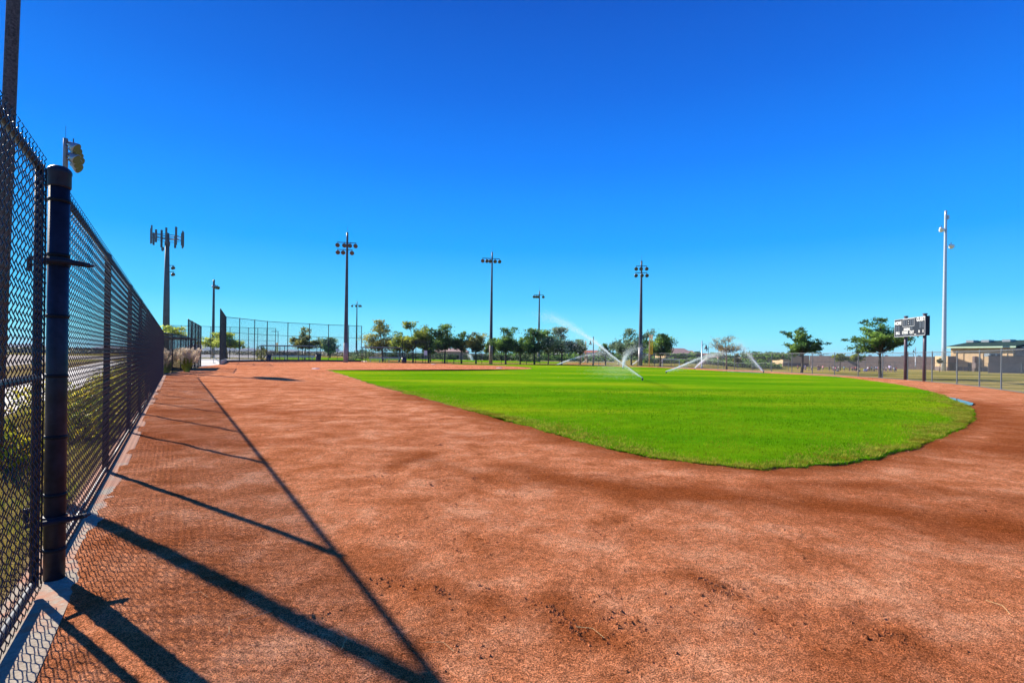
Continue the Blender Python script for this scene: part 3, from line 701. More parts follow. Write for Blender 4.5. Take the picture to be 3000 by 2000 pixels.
# bases
for (px, py, lb) in ((925, 1080, 'white base nearest the left tip of the turf'), (1270, 1067, 'white base farthest away near the black fence'), (1462, 1078, 'white base at the right end of the infield dirt')):
    g = G(px, py); o = MB(); s = .24; o.prism([(-s, -s), (s, -s), (s, s), (-s, s)], 0, .05)
    o.v = [(a * (1 if c < .02 else .9), b * (1 if c < .02 else .9), c) for a, b, c in o.v]
    q = o.build('base', M['base'], loc=(g.x, g.y, .0)); q.rotation_euler = (0, 0, R(-30)); tag(q, lb, 'base', 'softball bases')

# ------------------------------------------------------------------ floodlight poles
def lamp(root, c, aim, s=1.0, mat='alu'):
    aim = Vector(aim).normalized(); mb = MB()
    mb.tube2(c, aim, [(.05 * s, -.34 * s), (.14 * s, -.30 * s), (.17 * s, -.16 * s), (.27 * s, .02 * s), (.31 * s, .14 * s), (.33 * s, .22 * s)], 14)
    o = mb.build('floodlight', M[mat], root, smooth=True)
    mb = MB(); mb.tube2(Vector(c) + aim * .225 * s, aim, [(.31 * s, 0), (.30 * s, .02)], 14); mb.build('lens', M['lens'], o)
    mb = MB(); mb.tube([Vector(c) + Vector((0, 0, .16 * s)), Vector(c) + Vector((0, 0, .48 * s))], .035 * s, 6); mb.box((c[0], c[1], c[2] - .02), (.09 * s, .09 * s, .38 * s)); mb.build('bracket', M['poledark'], o)
def sports(x, Y, H, rot, rows, label, base='concpole', r0=.30, r1=.13, mat='poledark', s=1.0, tilt=.55, basez=3.0):
    loc = P(x, Y); root = empty('floodlight_pole', (loc.x, loc.y, terrain(loc.x, loc.y)), label, 'light pole', 'floodlight poles around the fields', rz=rot)
    mb = MB(); mb.tube2((0, 0, 0), (0, 0, 1), [(r0, -.2), (r0 * .97, basez), ], 16); mb.build('base', M[base], root, smooth=True)
    mb = MB(); mb.tube2((0, 0, 0), (0, 0, 1), [(r0 * .93, basez - .3), (r0 * .9, basez + .02), (r1, H - .8), (r1, H)], 16); mb.build('pole', M[mat], root, smooth=True)
    mb = MB(); mb.tube([(0, 0, H), (0, 0, H + .9)], .015, 5); mb.build('lightning_rod', M[mat], root)
    for (z, offs) in rows:
        mb = MB(); w0, w1 = min(offs), max(offs); mb.box(((w0 + w1) / 2, -.16, H - z), (w1 - w0 + .15, .09, .09)); mb.build('crossarm', M['poledark'], root)
        for k, of in enumerate(offs):
            lamp(root, (of, -.30, H - z - .42), (random.uniform(-.35, .35), -1, -tilt), s)
    return root
A_ = lambda a: R(a)
sports(1013, 79, 20.0, R(12), [(1.6, (-1.35, -.35, .5, 1.3)), (2.7, (-1.35, -.55, .75))], 'tall floodlight pole with seven lamps in front of the backstop right end', s=1.05, mat='poledark', r0=.36, r1=.15)
sports(1438, 84, 18.3, R(10), [(1.1, (-1.55, -.95, -.4, .45, 1.15))], 'tall floodlight pole with one row of five lamps, behind the infield', s=.95, r0=.30, r1=.11)
sports(1876, 84, 17.2, R(-8), [(.9, (-.85, -.1, .75)), (2.0, (-.95, 0, .8))], 'tall floodlight pole with six lamps in two rows behind the sprinklers', s=.95, r0=.36, r1=.13, base='polegrey')
sports(1578, 117, 16.2, R(0), [(.9, (-1.2, -.75, -.3, .85))], 'thinner distant floodlight pole rising from the tree row', s=1.0, r0=.3, r1=.12)
sports(1044, 160, 17.6, R(0), [(1.0, (-1.4, -.2, .8, 1.3))], 'small distant floodlight pole just right of the seven lamp pole', s=1.0, r0=.3, r1=.13)
sports(624, 113, 17.2, R(80), [(1.2, (-.5, .2, .8))], 'floodlight pole seen side on above the spreading tree', s=1.15, r0=.34, r1=.2)
# nearer pole behind the gate post, lamps to the right
loc = Vector((-38.6, 44.0, 0)); root = empty('floodlight_pole', tuple(loc), 'floodlight pole whose lamps show just above the black gate post', 'light pole', 'floodlight poles around the fields', rz=R(41))
mb = MB(); mb.tube2((0, 0, 0), (0, 0, 1), [(.26, -.2), (.17, 18.6), (.17, 19.5)], 16); mb.build('pole', M['polegrey'], root, smooth=True)
mb = MB(); mb.tube([(0, 0, 19.4), (0, 0, 20.6)], .015, 5); mb.build('lightning_rod', M['poledark'], root)
mb = MB(); mb.box((.1, 0, 18.9), (.12, 2.6, .12)); mb.box((.1, 0, 17.9), (.12, 2.0, .12)); mb.build('crossarm', M['poledark'], root)
for z, ys_ in ((18.55, (-1.1, -.35, .4, 1.15)), (17.7, (-.8, 0, .8))):
    for k_, yy in enumerate(ys_): lamp(root, (.5 + .1 * k_, yy, z - .16 * k_ + .1), (1, -.45, -.7), 1.35)
# monopole tower
loc = P(486, 95); root = empty('cell_tower', tuple(loc), 'thick monopole mast topped by a ring of antenna panels', 'tower')
mb = MB(); mb.tube2((0, 0, 0), (0, 0, 1), [(.62, -.3), (.50, 12), (.30, 23.2)], 16); mb.build('mast', M['towersteel'], root, smooth=True)
mb = MB(); mb.tube2((0, 0, 0), (0, 0, 1), [(.42, 20.8), (.45, 21.4), (.30, 21.9), (.26, 23.0)], 12)
for z in (22.0, 22.6):
    q = [Vector((2.4 * math.cos(a), 2.4 * math.sin(a), z)) for a in (R(20), R(100), R(140), R(220), R(260), R(340))]
    for i in range(6): mb.tube([q[i], q[(i + 1) % 6]], .05, 5)
    for w in (R(0), R(120), R(240)): mb.tube([(0, 0, z), (2.1 * math.cos(w), 2.1 * math.sin(w), z)], .07, 5)
mb.build('platform', M['poledark'], root)
for i, a in enumerate((5, 25, 55, 95, 125, 145, 180, 215, 235, 262, 300, 335)):
    mb = MB(); ph = 1.15 + .25 * (i % 3); mb.box((2.55 * math.cos(R(a)), 2.55 * math.sin(R(a)), 22.3 + .18 * ((i * 7) % 3 - 1)), (.16, .32, 2 * ph), R(a)); mb.build('antenna_panel', M['towersteel'], root)
mb = MB(); mb.tube2((-.6, -.3, 20.2), (-.6, -1, 0), [(.1, -.2), (.4, 0), (.42, .1)], 12); mb.build('dish', M['towersteel'], root)
for z in (17.2, 16.0):
    mb = MB(); mb.box((.75, -.1, z), (1.3, .1, .1)); mb.build('crossarm', M['poledark'], root)
    lamp(root, (1.3, -.1, z - .4), (.5, -1, -.4), .9); lamp(root, (.8, .3, z - .4), (.8, -.7, -.4), .9)
# white pole on the right
loc = P(2765, 128); root = empty('white_pole', (loc.x, loc.y, -1.0), 'very tall white steel pole right of the scoreboard with two lamps', 'light pole')
mb = MB(); mb.tube2((0, 0, 0), (0, 0, 1), [(.50, 0), (.48, 6), (.28, 39), (.28, 40)], 20); mb.build('pole', M['whitesteel'], root, smooth=True)
for sx, z in ((-1, 35.3), (1, 31.2)):
    lamp(root, (sx * 1.25, -.2, z), (.8, .5, -.35), 1.9, 'white')
    mb = MB(); mb.tube([(0, 0, z - .3), (sx * 1.1, -.1, z)], .08, 6); mb.build('lamp_arm', M['whitesteel'], root)
mb = MB(); mb.box((.35, -.3, 38.3), (.4, .3, 1.0)); mb.build('junction_box', M['whitesteel'], root)

# street lamps with bell shades
def bell(x, Y, H, side, label, mat='blackpost', arm=.45):
    root = empty('street_lamp', tuple(P(x, Y)), label, 'street lamp', 'bell shaded street lamps')
    mb = MB(); mb.tube2((0, 0, 0), (0, 0, 1), [(.13, 0), (.12, .3), (.075, .4), (.06, H)], 10); mb.build('post', M[mat], root, smooth=True)
    mb = MB(); mb.tube([(0, 0, H * .8), (side * arm * .5, 0, H * .9), (side * arm, 0, H * .87), (side * arm, 0, H * .83)], .03, 6); mb.build('arm', M['blackpost'], root)
    mb = MB(); mb.tube2((side * arm, 0, H * .83), (0, 0, -1), [(.05, -.06), (.10, .05), (.14, .28), (.28, .42), (.29, .46)], 14); mb.build('lamp_shade', M['blackpost'], root, smooth=True)
bell(1738, 77, 4.4, -1, 'black bell lamp on a post left of the nearest water jet')
bell(2056, 68.5, 3.7, 1, 'bell lamp on a pale post beside the bare twiggy tree', 'whitesteel', .55)
bell(2075, 140, 4.6, -1, 'tiny distant bell lamp right of the pale lamp post')
bell(2652 if False else 2682, 118, 4.6, -1, 'pale lamp against the shaded school wall between the scoreboard posts', 'galv')
def shoebox(x, Y, H, side, label):
    root = empty('street_lamp', (P(x, Y).x, Y, terrain(P(x, Y).x, Y)), label, 'street lamp', 'car park lamps')
    mb = MB(); mb.tube2((0, 0, 0), (0, 0, 1), [(.12, 0), (.08, H)], 8); mb.build('post', M['poledark'], root)
    mb = MB(); mb.box((side * .9, 0, H), (1.9, .3, .14)); mb.build('lamp_head', M['poledark'], root)
shoebox(2255, 190, 4.1, 1, 'thin car park lamp above the trees left of the school')
shoebox(2413, 190, 4.6, 1, 'car park lamp above the dark school wall, right of the layered tree')
shoebox(2676, 190, 4.9, -1, 'car park lamp above the school wall behind the scoreboard posts')
shoebox(814, 150, 7.5, -1, 'thin dark lamp post seen through the backstop')

# foul poles
def foul(x, Y, H, label, w=.38):
    root = empty('foul_pole', tuple(P(x, Y)), label, 'foul pole', 'foul poles')
    mb = MB(); mb.tube2((0, 0, 0), (0, 0, 1), [(.06, 0), (.055, H)], 10); mb.build('pole', M['tan'], root, smooth=True)
    mb = MB()
    for z in (H * .39, H * .85): mb.box((w / 2, 0, z), (w, .04, .05))
    mb.box((w, 0, H * .62), (.04, .04, H * .46)); mb.box((.08, 0, H * .62), (.04, .04, H * .46))
    for k in range(14): mb.box((w / 2, 0, H * (.40 + .45 * k / 14)), (w, .012, .085))
    mb.build('wing', M['yellow'], root)
    mb = MB(); mb.box((w * .65, 0, H * .93), (w * .7, .03, H * .14)); mb.build('wing_top', M['plume'], root)
foul(1902, 76, 4.75, 'yellow winged foul pole between the two trees behind the sprinklers', .5)
foul(1714, 100, 4.4, 'slim faded foul pole at the right end of the tree row', .22)
foul(806, 120, 3.6, 'pale foul pole behind the backstop', .7)

# ------------------------------------------------------------------ scoreboard
pA = P(2647, 37.6); pB = P(2702, 35.3); d = (pA - pB); Lp = d.length; d.normalize()
root = empty('scoreboard', tuple(pB), 'dark blue scoreboard reading HOME and GUEST on two brown posts', 'scoreboard', rz=math.atan2(-d.y, -d.x))
# local +x runs from left post to right post (towards the camera); local -y faces the field
for x in (-Lp, 0):
    mb = MB(); mb.tube2((x, .13, 0), (0, 0, 1), [(.105, -.1), (.105, 4.62)], 16); po = mb.build('post', M['brownpost'], root, smooth=True)
    mb = MB(); mb.tube2((x, .13, 0), (0, 0, 1), [(.14, 4.6), (.14, 4.68)], 16); mb.build('cap', M['brownpost'], po)
def board_x(px, y_):
    k = ray(px, HY(px))[0]; e_ = -d; nr = Vector((-e_.y, e_.x, 0)); b_ = pB + nr * y_
    return (b_.x - k * b_.y) / (k * e_.y - e_.x)
x0, x1, z0, z1 = board_x(2620, -.23), board_x(2710, -.23), 3.14, 4.46
mb = MB(); mb.box(((x0 + x1) / 2, -.10, (z0 + z1) / 2), (x1 - x0, .26, z1 - z0)); pan = mb.build('panel', M['navy'], root)
W_, H_ = x1 - x0, z1 - z0
def pbox(name, mat, u0, w0, u1, w1, t=.012):
    mb = MB(); mb.box((x0 + W_ * (u0 + u1) / 2, -.232 - t / 2, z0 + H_ * (w0 + w1) / 2), (W_ * (u1 - u0), t, H_ * (w1 - w0))); return mb.build(name, mat, pan)
mb = MB()
def frame(u0, w0, u1, w1, t):
    X0, X1, Z0, Z1 = x0 + W_ * u0, x0 + W_ * u1, z0 + H_ * w0, z0 + H_ * w1
    for c, dd_ in ((((X0 + X1) / 2, -.24, Z0), (X1 - X0, .02, t)), (((X0 + X1) / 2, -.24, Z1), (X1 - X0, .02, t)), ((X0, -.24, (Z0 + Z1) / 2), (t, .02, Z1 - Z0 - t)), ((X1, -.24, (Z0 + Z1) / 2), (t, .02, Z1 - Z0 - t))): mb.box(c, dd_)
frame(.006, .02, .994, .98, .032); frame(.29, .55, .665, .95, .028); mb.build('border', M['borderwhite'], pan)
for (u0, w0, u1, w1) in ((.04, .34, .10, .62), (.12, .34, .18, .62), (.82, .40, .89, .72), (.91, .40, .97, .72), (.315, .60, .37, .91), (.385, .60, .44, .91), (.52, .60, .575, .91), (.59, .60, .645, .91), (.55, .33, .61, .52), (.05, .04, .14, .13), (.30, .04, .42, .13), (.53, .04, .62, .13)): pbox('digit_window', M['digit'], u0, w0, u1, w1)
mb = MB()
for w in (.69, .83): mb.box((x0 + W_ * .48, -.245, z0 + H_ * w), (.06, .02, .06))
mb.box((x0 + W_ * .70, -.245, z0 + H_ * .09), (.2, .02, .04)); mb.build('dots', M['white'], pan)
def text(body, u, w, h, parent, sx=.8):
    cu = bpy.data.curves.new('t', 'FONT'); cu.body = body; cu.size = 1; cu.extrude = .01; cu.align_x = 'CENTER'; cu.offset = .018
    t = bpy.data.objects.new('t', cu); COL.objects.link(t); dg = bpy.context.evaluated_depsgraph_get(); me = bpy.data.meshes.new_from_object(t.evaluated_get(dg))
    bpy.data.objects.remove(t); me.materials.clear(); me.materials.append(M['white'])
    o = bpy.data.objects.new('lettering', me); COL.objects.link(o); o.parent = parent
    o.scale = (h * sx / .72, h / .72, 1); o.rotation_euler = (R(90), 0, 0); o.location = (x0 + W_ * u, -.243, z0 + H_ * w); o['label'] = 'white lettering reading ' + body
text('HOME', .125, .68, .26, pan, .92); text('GUEST', .865, .77, .26, pan, .92); text('INNING', .43, .33, .19, pan, .85)
text('BALL', .125, .15, .21, pan, .85); text('STRIKE', .37, .15, .21, pan, .85); text('OUT', .59, .15, .21, pan, .85); text('H', .82, .16, .2, pan); text('E', .94, .16, .2, pan)

# ------------------------------------------------------------------ trees
def rv(s=1.0):
    while True:
        a = Vector((random.uniform(-1, 1), random.uniform(-1, 1), random.uniform(-1, 1)))
        if .05 < a.length <= 1: return a * s
def leafquad(mb, c, s, asp=.5):
    a = rv().normalized(); b = a.cross(rv().normalized())
    if b.length < .1: return
    b.normalize(); a = a * s; b = b * s * asp
    mb.quad(c - a - b * .3, c - b, c + a + b * .3, c + b)
def tree(x, Y, top_px, bot_px, hw_px, label, leaf='leaf_dark', bark='bark', n=4200, style='dense', tr=.11, ls=.11, cx=0.0, group='trees around the fields', multi=1, name='tree', depth=.85):
    loc = P(x, Y); gz = terrain(loc.x, loc.y); root = empty(name, (loc.x, loc.y, gz), label, 'tree', group)
    k = Y / 1500.0; zt = ZH(x, top_px, Y) - gz; zb = ZH(x, bot_px, Y) - gz; hw = hw_px * k * (1.2 if style in ('dense', 'sparse') else 1.05)
    cxm = cx * k; cz = (zt + zb) / 2; hz = (zt - zb) / 2
    tb = MB(); tips = []
    fork = max(.6, zb + .1 * (zt - zb))
    for mtr in range(multi):
        a0 = random.uniform(0, 6.28); sp = .12 if multi > 1 else 0; base = Vector((math.cos(a0) * sp, math.sin(a0) * sp, -.1))
        fk = Vector((cxm * .4 + (random.uniform(-.4, .4) if multi > 1 else random.uniform(-.1, .1)), random.uniform(-.2, .2), fork))
        tb.tube([base, base.lerp(fk, .5) + Vector((random.uniform(-.06, .06), 0, 0)), fk], [tr * 1.3 / multi ** .5, tr / multi ** .5, tr * .8 / multi ** .5], 8)
        nl = {'dense': 15, 'sparse': 12, 'weep': 9, 'layer': 24, 'bare': 13, 'palo': 9}[style]
        nl = max(4, nl // (1 if multi == 1 else 2))
        for i in range(nl):
            az = 2 * math.pi * (i + random.uniform(-.3, .3)) / nl * (1.618 if False else 1); el = random.choice((random.uniform(-1.0, 1.0), random.uniform(-1.0, -.2))) if style != 'layer' else random.uniform(-.9, .98)
            rr = math.sqrt(max(.05, 1 - el * el)) * (random.uniform(.75, 1.03) if style != 'layer' else random.uniform(.35, 1.05)); el = el if style != 'layer' else el * random.uniform(.5, 1)
            tip = Vector((cxm + hw * rr * math.cos(az), hw * depth * rr * math.sin(az), cz + hz * el * random.uniform(.85, 1.05)))
            if i == 0: tip = Vector((cxm + random.uniform(-.2, .2) * hw, 0, zt))
            st = fk if style != 'layer' else Vector((0, 0, fork + max(0, (tip.z - fork)) * .22))
            if style == 'layer' and i == 0: tb.tube([fk, Vector((0, 0, zt - .4))], [tr * .8, tr * .2], 6)
            mid = st.lerp(tip, .5) + Vector((0, 0, .14 * (zt - zb) if style != 'layer' else .12)) + rv(.12 * hw)
            tb.tube([st, mid, tip], [tr * .5, tr * .28, tr * .06], 5)
            for q in range(6 if style in ('layer', 'bare') else 8):
                t = random.uniform(.35, 1.0); pnt = (st.lerp(mid, t * 2) if t < .5 else mid.lerp(tip, t * 2 - 1))
                up = .35 if style != 'weep' else .1
                e = pnt + Vector((random.uniform(-.34, .34) * hw, random.uniform(-.3, .3) * hw, random.uniform(-.12, up) * hz * (1 if style != 'layer' else .7)))
                if e.z > zt: e.z = zt - .1
                tb.tube([pnt, pnt.lerp(e, .5) + rv(.05), e], [tr * .16, tr * .1, tr * .03], 4, False); tips.append((pnt, e))
                if style == 'bare':
                    for _ in range(6):
                        e2 = e + Vector((random.uniform(-.5, .5), random.uniform(-.4, .4), random.uniform(0, .8))); tb.tube([e.lerp(pnt, random.random() * .6), e2], [.012, .005], 3, False)
                        tips.append((e, e2))
    tb.build('trunk', M[bark], root)
    lb = MB(); ls = ls * (1.45 if Y > 60 and style not in ('bare',) else 1.15); per = n * 1.3 / len(tips)
    for (a, e) in tips:
        rad = {'dense': .10, 'sparse': .085, 'weep': .075, 'layer': .055, 'bare': .05, 'palo': .10}[style] * hw * random.uniform(.7, 1.25)
        m_ = int(per * random.uniform(.4, 1.6))
        for _ in range(m_):
            t = random.random() ** .5; c = a.lerp(e, t)
            g = Vector((random.gauss(0, rad), random.gauss(0, rad), random.gauss(0, rad * (.8 if style not in ('layer', 'palo') else (.3 if style == 'palo' else .55)))))
            if style == 'weep': g.z -= abs(random.gauss(0, rad * 1.2))
            c = c + g
            if c.z > zt + .15: c.z = zt - random.random() * .3
            if c.z < max(.3, zb - .3) and style != 'bush': c.z = zb + random.random() * .5
            leafquad(lb, c, ls * random.uniform(.6, 1.3))
    lb.build('crown', M[leaf], root)
    return root
tree(665, 104, 976, 1021, 74, 'wide flat crowned yellow green tree behind the backstop left half', 'leaf_palo', 'barkpale', 6500, 'palo', .16, .13, multi=3)
tree(893, 104, 953, 1018, 45, 'drooping olive tree behind the middle of the backstop', 'leaf_olive', 'barkpale', 3600, 'weep', .13, .13)
tree(966, 138, 990, 1034, 36, 'round grey green tree between the drooping tree and the seven lamp pole', 'leaf_grey', 'bark', 3600, 'dense', .16, .14, multi=2)
tree(1122, 95, 939, 1030, 50, 'airy multi stemmed olive tree at the left end of the tree row', 'leaf_olive', 'barkpale', 3400, 'sparse', .13, .12, cx=-8, multi=3)
tree(1210, 84, 944, 1036, 44, 'bright yellow green tree in the row, second from its left end', 'leaf_yellow', 'bark', 6000, 'dense', .12, .11)
tree(1170, 90, 972, 1040, 30, 'small yellowish tree squeezed behind the end of the dugout', 'leaf_yellow', 'bark', 2200, 'dense', .09, .11)
tree(1262, 92, 980, 1030, 26, 'dark small tree between the two largest yellow green trees', 'leaf_dark', 'bark', 2000, 'dense', .09, .11)
tree(1303, 82, 952, 1032, 44, 'green tree with a yellowish left side in front of the distant houses', 'leaf_dark', 'bark', 5200, 'dense', .12, .11)
tree(1352, 82, 971, 1035, 23, 'narrow sparse dark tree left of the five lamp pole gap', 'leaf_dark', 'bark', 1900, 'sparse', .09, .10)
tree(1395, 81, 974, 1033, 36, 'small rounded olive tree just left of the five lamp pole', 'leaf_olive', 'bark', 3400, 'dense', .11, .10)
tree(1482, 81, 960, 1034, 40, 'dark green tree just right of the five lamp pole', 'leaf_dark', 'bark', 5000, 'dense', .12, .11)
tree(1566, 80, 965, 1034, 42, 'broad green tree standing around the thinner distant light pole', 'leaf_dark', 'bark', 5200, 'dense', .12, .11)
tree(1645, 80, 961, 1040, 54, 'largest greyish tree closing the right end of the tree row', 'leaf_grey', 'bark', 6800, 'dense', .13, .11)
tree(1774, 84, 1008, 1048, 20, 'small low tree behind the jet right of the black bell lamp', 'leaf_dark', 'bark', 1700, 'dense', .10, .10)
tree(1850, 90, 966, 1050, 52, 'large tree directly behind the six lamp pole', 'leaf_grey', 'bark', 6800, 'dense', .14, .12)
tree(1934, 78, 981, 1046, 40, 'tree between the yellow foul pole and the soccer goal', 'leaf_dark', 'bark', 4600, 'dense', .12, .10)
tree(2129, 66, 988, 1038, 46, 'almost leafless twiggy tree with tan branches', 'twig', 'barkpale', 1500, 'bare', .10, .06)
tree(2349, 54, 951, 1056, 60, 'layered green tree standing alone before the tan school wing', 'leaf_dark', 'bark', 7000, 'layer', .12, .085)
tree(2580, 42.5, 932, 1056, 92, 'wide open branched tree left of the scoreboard', 'leaf_dark', 'bark', 8500, 'layer', .11, .07, cx=-8)
tree(2462, 120, 1036, 1056, 22, 'low bright shrub like tree against the shaded school wall, left one', 'leaf_yellow', 'bark', 1200, 'dense', .10, .14)
tree(2510, 120, 1036, 1058, 20, 'low bright shrub like tree against the shaded school wall, right one', 'leaf_yellow', 'bark', 1200, 'dense', .10, .14)
tree(2753, 118, 1050, 1064, 7, 'tiny olive tree beside the foot of the very tall white pole', 'leaf_olive', 'bark', 400, 'dense', .07, .12)
tree(2160, 118, 1036, 1066, 12, 'narrow upright green tree behind the bare twiggy tree', 'leaf_olive', 'bark', 900, 'dense', .1, .14)
for (x_, tp_, w_, y_) in ((1255, 985, 24, 86), (1440, 992, 20, 88), (1524, 990, 24, 88), (1606, 986, 26, 88), (1700, 996, 20, 92)):
    tree(x_, y_, tp_, 1038, w_, {1255: 'small dark tree filling the gap right of the bright yellow green tree', 1440: 'small dark tree hidden right behind the five lamp pole', 1524: 'small dark tree filling the gap left of the thinner distant light pole', 1606: 'small dark tree filling the gap left of the largest greyish tree', 1700: 'small dark tree at the very right end of the row by the faded foul pole'}[x_], 'leaf_dark', 'bark', 2200, 'dense', .09, .12)
# far tree mass right-centre
for (x, Y, tp, hw) in ((1640, 190, 1030, 50), (2100, 160, 1034, 26), (2215, 170, 1031, 38), (2262, 165, 1033, 40), (2000, 170, 1036, 30), (2040, 175, 1032, 22), (1560, 200, 1032, 60), (2300, 190, 1036, 30)):
    tree(x, Y, tp, 1052, hw, {1640: 'far dark tree behind the right end of the tree row', 2100: 'far green tree left of the bare twiggy tree', 2215: 'far green tree right of the bare twiggy tree', 2262: 'rounded far green tree under the thin car park lamp', 2000: 'far green tree beside the pink roofed house', 2040: 'far green tree between the house and the pale lamp post', 1560: 'far wide dark tree behind the second green strip', 2300: 'far tree touching the tan school wing'}[x], 'leaf_dark', 'bark', 1500, 'dense', .16, .26, group='distant trees')
# shrubs
def bush(x, Y, w, h, label, leaf='leaf_bush', n=500, name='bush', group='dark shrubs along the tan wall', ls=.12, pos=None):
    loc = pos or P(x, Y); root = empty(name, (loc.x, loc.y, terrain(loc.x, loc.y)), label, 'bush', group)
    mb = MB(); st = MB()
    for _ in range(9):
        e = Vector((random.uniform(-.7, .7) * w, random.uniform(-.6, .6) * w, h * random.uniform(.5, .9))); st.tube([(0, 0, 0), e * .5 + Vector((0, 0, .05)), e], [.02, .015, .006], 4, False)
    for _ in range(n):
        q = rv(); q = q.normalized() * (q.length ** .4); lump = 1 + .22 * math.sin(q.x * 6 + x) * math.cos(q.y * 5 + x * .7)
        leafquad(mb, Vector((q.x * w * lump, q.y * w * lump, h * .5 + q.z * h * .5 * lump)), ls * random.uniform(.6, 1.2), .7)
    st.build('stems', M['bark'], root); mb.build('foliage', M[leaf], root); return root
for i, (x, w) in enumerate(((1145, 1.0), (1157, .8), (1200, 1.0), (1225, 1.5), (1272, 1.8), (1297, 2.0), (1322, 1.0), (1333, 1.2), (1372, 1.4), (1400, 1.2), (1422, .8), (1432, 1.0), (1455, 1.6), (1478, 1.2))):
    bush(x, 146 - i * .6, w, 1.0 + .45 * w, ['first', 'second', 'third', 'fourth', 'fifth', 'sixth', 'seventh', 'eighth', 'ninth', 'tenth', 'eleventh', 'twelfth', 'thirteenth', 'fourteenth'][i] + ' dark shrub from the left along the distant tan wall', n=420, ls=.2)
bush(1548, 118, 3.2, 2.0, 'broad low shrub beneath the far spray in the tree row', n=1200, ls=.22)
bush(1028 + 0, 96, 1.2, 1.5, 'grey green shrub right of the seven lamp pole foot', 'leaf_grey', 700, ls=.12, group='shrubs behind the backstop')
bush(765, 92, .9, 2.6, 'tall narrow green shrub behind the left part of the backstop', 'leaf_olive', 600, ls=.12, group='shrubs behind the backstop')
bush(1062, 120, 2.4, 2.2, 'green shrub mound behind the silver bench', 'leaf_bush', 900, ls=.16, group='shrubs behind the backstop')
# hedge rows as stuff
mb = MB()
def massrow(mb, x0, x1, Y, h, n, ls, dy=6):
    for _ in range(n):
        x = random.uniform(x0, x1); q = P(x, Y + random.uniform(-dy, dy)); hh = h * (.75 + .22 * math.sin(x * .061 + q.y * .3) * math.cos(x * .023 + 1) + .15 * math.sin(x * .19 + q.y))
        leafquad(mb, Vector((q.x, q.y, terrain(q.x, q.y) + hh * random.random() ** .7)), ls * random.uniform(.6, 1.3), .7)
massrow(mb, 380, 1140, 240, 1.9, 14000, .42, 24); massrow(mb, -250, 560, 200, 2.2, 10000, .42, 24)
tag(mb.build('scrubland', M['leaf_scrub']), 'brown grey desert scrub band along the horizon behind the backstop', 'scrub', kind='stuff')
mb = MB(); massrow(mb, 1430, 1800, 150, 2.3, 9000, .32, 10); massrow(mb, 1880, 2290, 128, 1.5, 11000, .24, 5); massrow(mb, 1780, 2300, 230, 3.4, 8000, .45, 14)
tag(mb.build('hedge', M['leaf_dark']), 'dark hedges and distant shrubbery behind the outfield fence', 'hedge', kind='stuff')
# flower shrubs behind left fence
k = 0
labs = ['nearest', 'second', 'third', 'fourth', 'fifth', 'sixth', 'seventh', 'eighth', 'ninth', 'tenth', 'eleventh', 'twelfth']
for (Y, of, w, h) in ((5.4, -1.5, .26, .26), (6.6, -1.0, .32, .38), (7.6, -1.5, .34, .45), (8.4, -.6, .36, .45), (9.6, -.6, .45, .50), (10.4, -1.4, .55, .8), (11.8, -.7, .5, .7), (13.5, -.8, .55, .8), (15.5, -.8, .6, .9), (18, -.8, .6, .9), (21, -.9, .7, 1.0), (24.5, -.9, .7, 1.0)):
    rt = bush(k, 0, w, h, labs[k] + ' yellow flowered green shrub behind the long left fence', 'leaf_flower', 1500, 'flower_shrub', 'yellow flowered shrubs behind the fence', .028, pos=FL(Y, of))
    mb = MB()
    for _ in range(46):
        q = rv().normalized(); c = Vector((q.x * w, q.y * w, h * .5 + q.z * h * .52)); leafquad(mb, c, .026, 1.0); leafquad(mb, c, .026, 1.0)
    mb.build('flowers', M['petal'], rt)['kind'] = 'stuff'; k += 1
# pampas grass
def pampas(loc, w, h, label, n=900):
    root = empty('pampas_grass', tuple(loc), label, 'ornamental grass', 'cream plumed grasses at the fence'); lv = MB(); pl = MB()
    for _ in range(n):
        a = random.uniform(0, 6.28); r = w * random.random(); z = h * random.uniform(.5, .95); b = Vector((math.cos(a) * .15, math.sin(a) * .15, 0)); t = Vector((math.cos(a) * r, math.sin(a) * r, z * (1 - .45 * r / w)))
        md = b.lerp(t, .5) + Vector((0, 0, .2 * h)); wd = Vector((-math.sin(a), math.cos(a), 0)) * .008
        lv.quad(b - wd, b + wd, md + wd, md - wd); lv.tri(md - wd, md + wd, t)
    for _ in range(110):
        a = random.uniform(0, 6.28); r = w * random.uniform(.1, 1.1); t = Vector((math.cos(a) * r, math.sin(a) * r, h * random.uniform(.62, 1.06)))
        ax = Vector((math.cos(a) * .4, math.sin(a) * .4, 1)).normalized()
        for _ in range(60): 
            c = t - ax * random.uniform(-.05, .45); leafquad(pl, c + rv(.06), .05, .3)
    lv.build('leaves', M['leaf_palo'], root); pl.build('plumes', M['plume'], root)
seg = DUG0 - KINK
pampas(KINK + seg * .72 + Vector((.35, -.1, 0)), .75, 1.5, 'bushy cream plumed grass spilling out at the end of the short fence')
pampas(KINK + seg * .42 + Vector((-.75, .3, 0)), .65, 1.45, 'middle cream plumed grass behind the short fence')
pampas(KINK + seg * .12 + Vector((-.9, .4, 0)), .65, 1.4, 'first cream plumed grass behind the corner of the long fence')
tree(500, 52, 955, 985, 46, 'pale green wispy tree whose top shows over the short fence', 'leaf_palo', 'barkpale', 1800, 'palo', .08, .08)

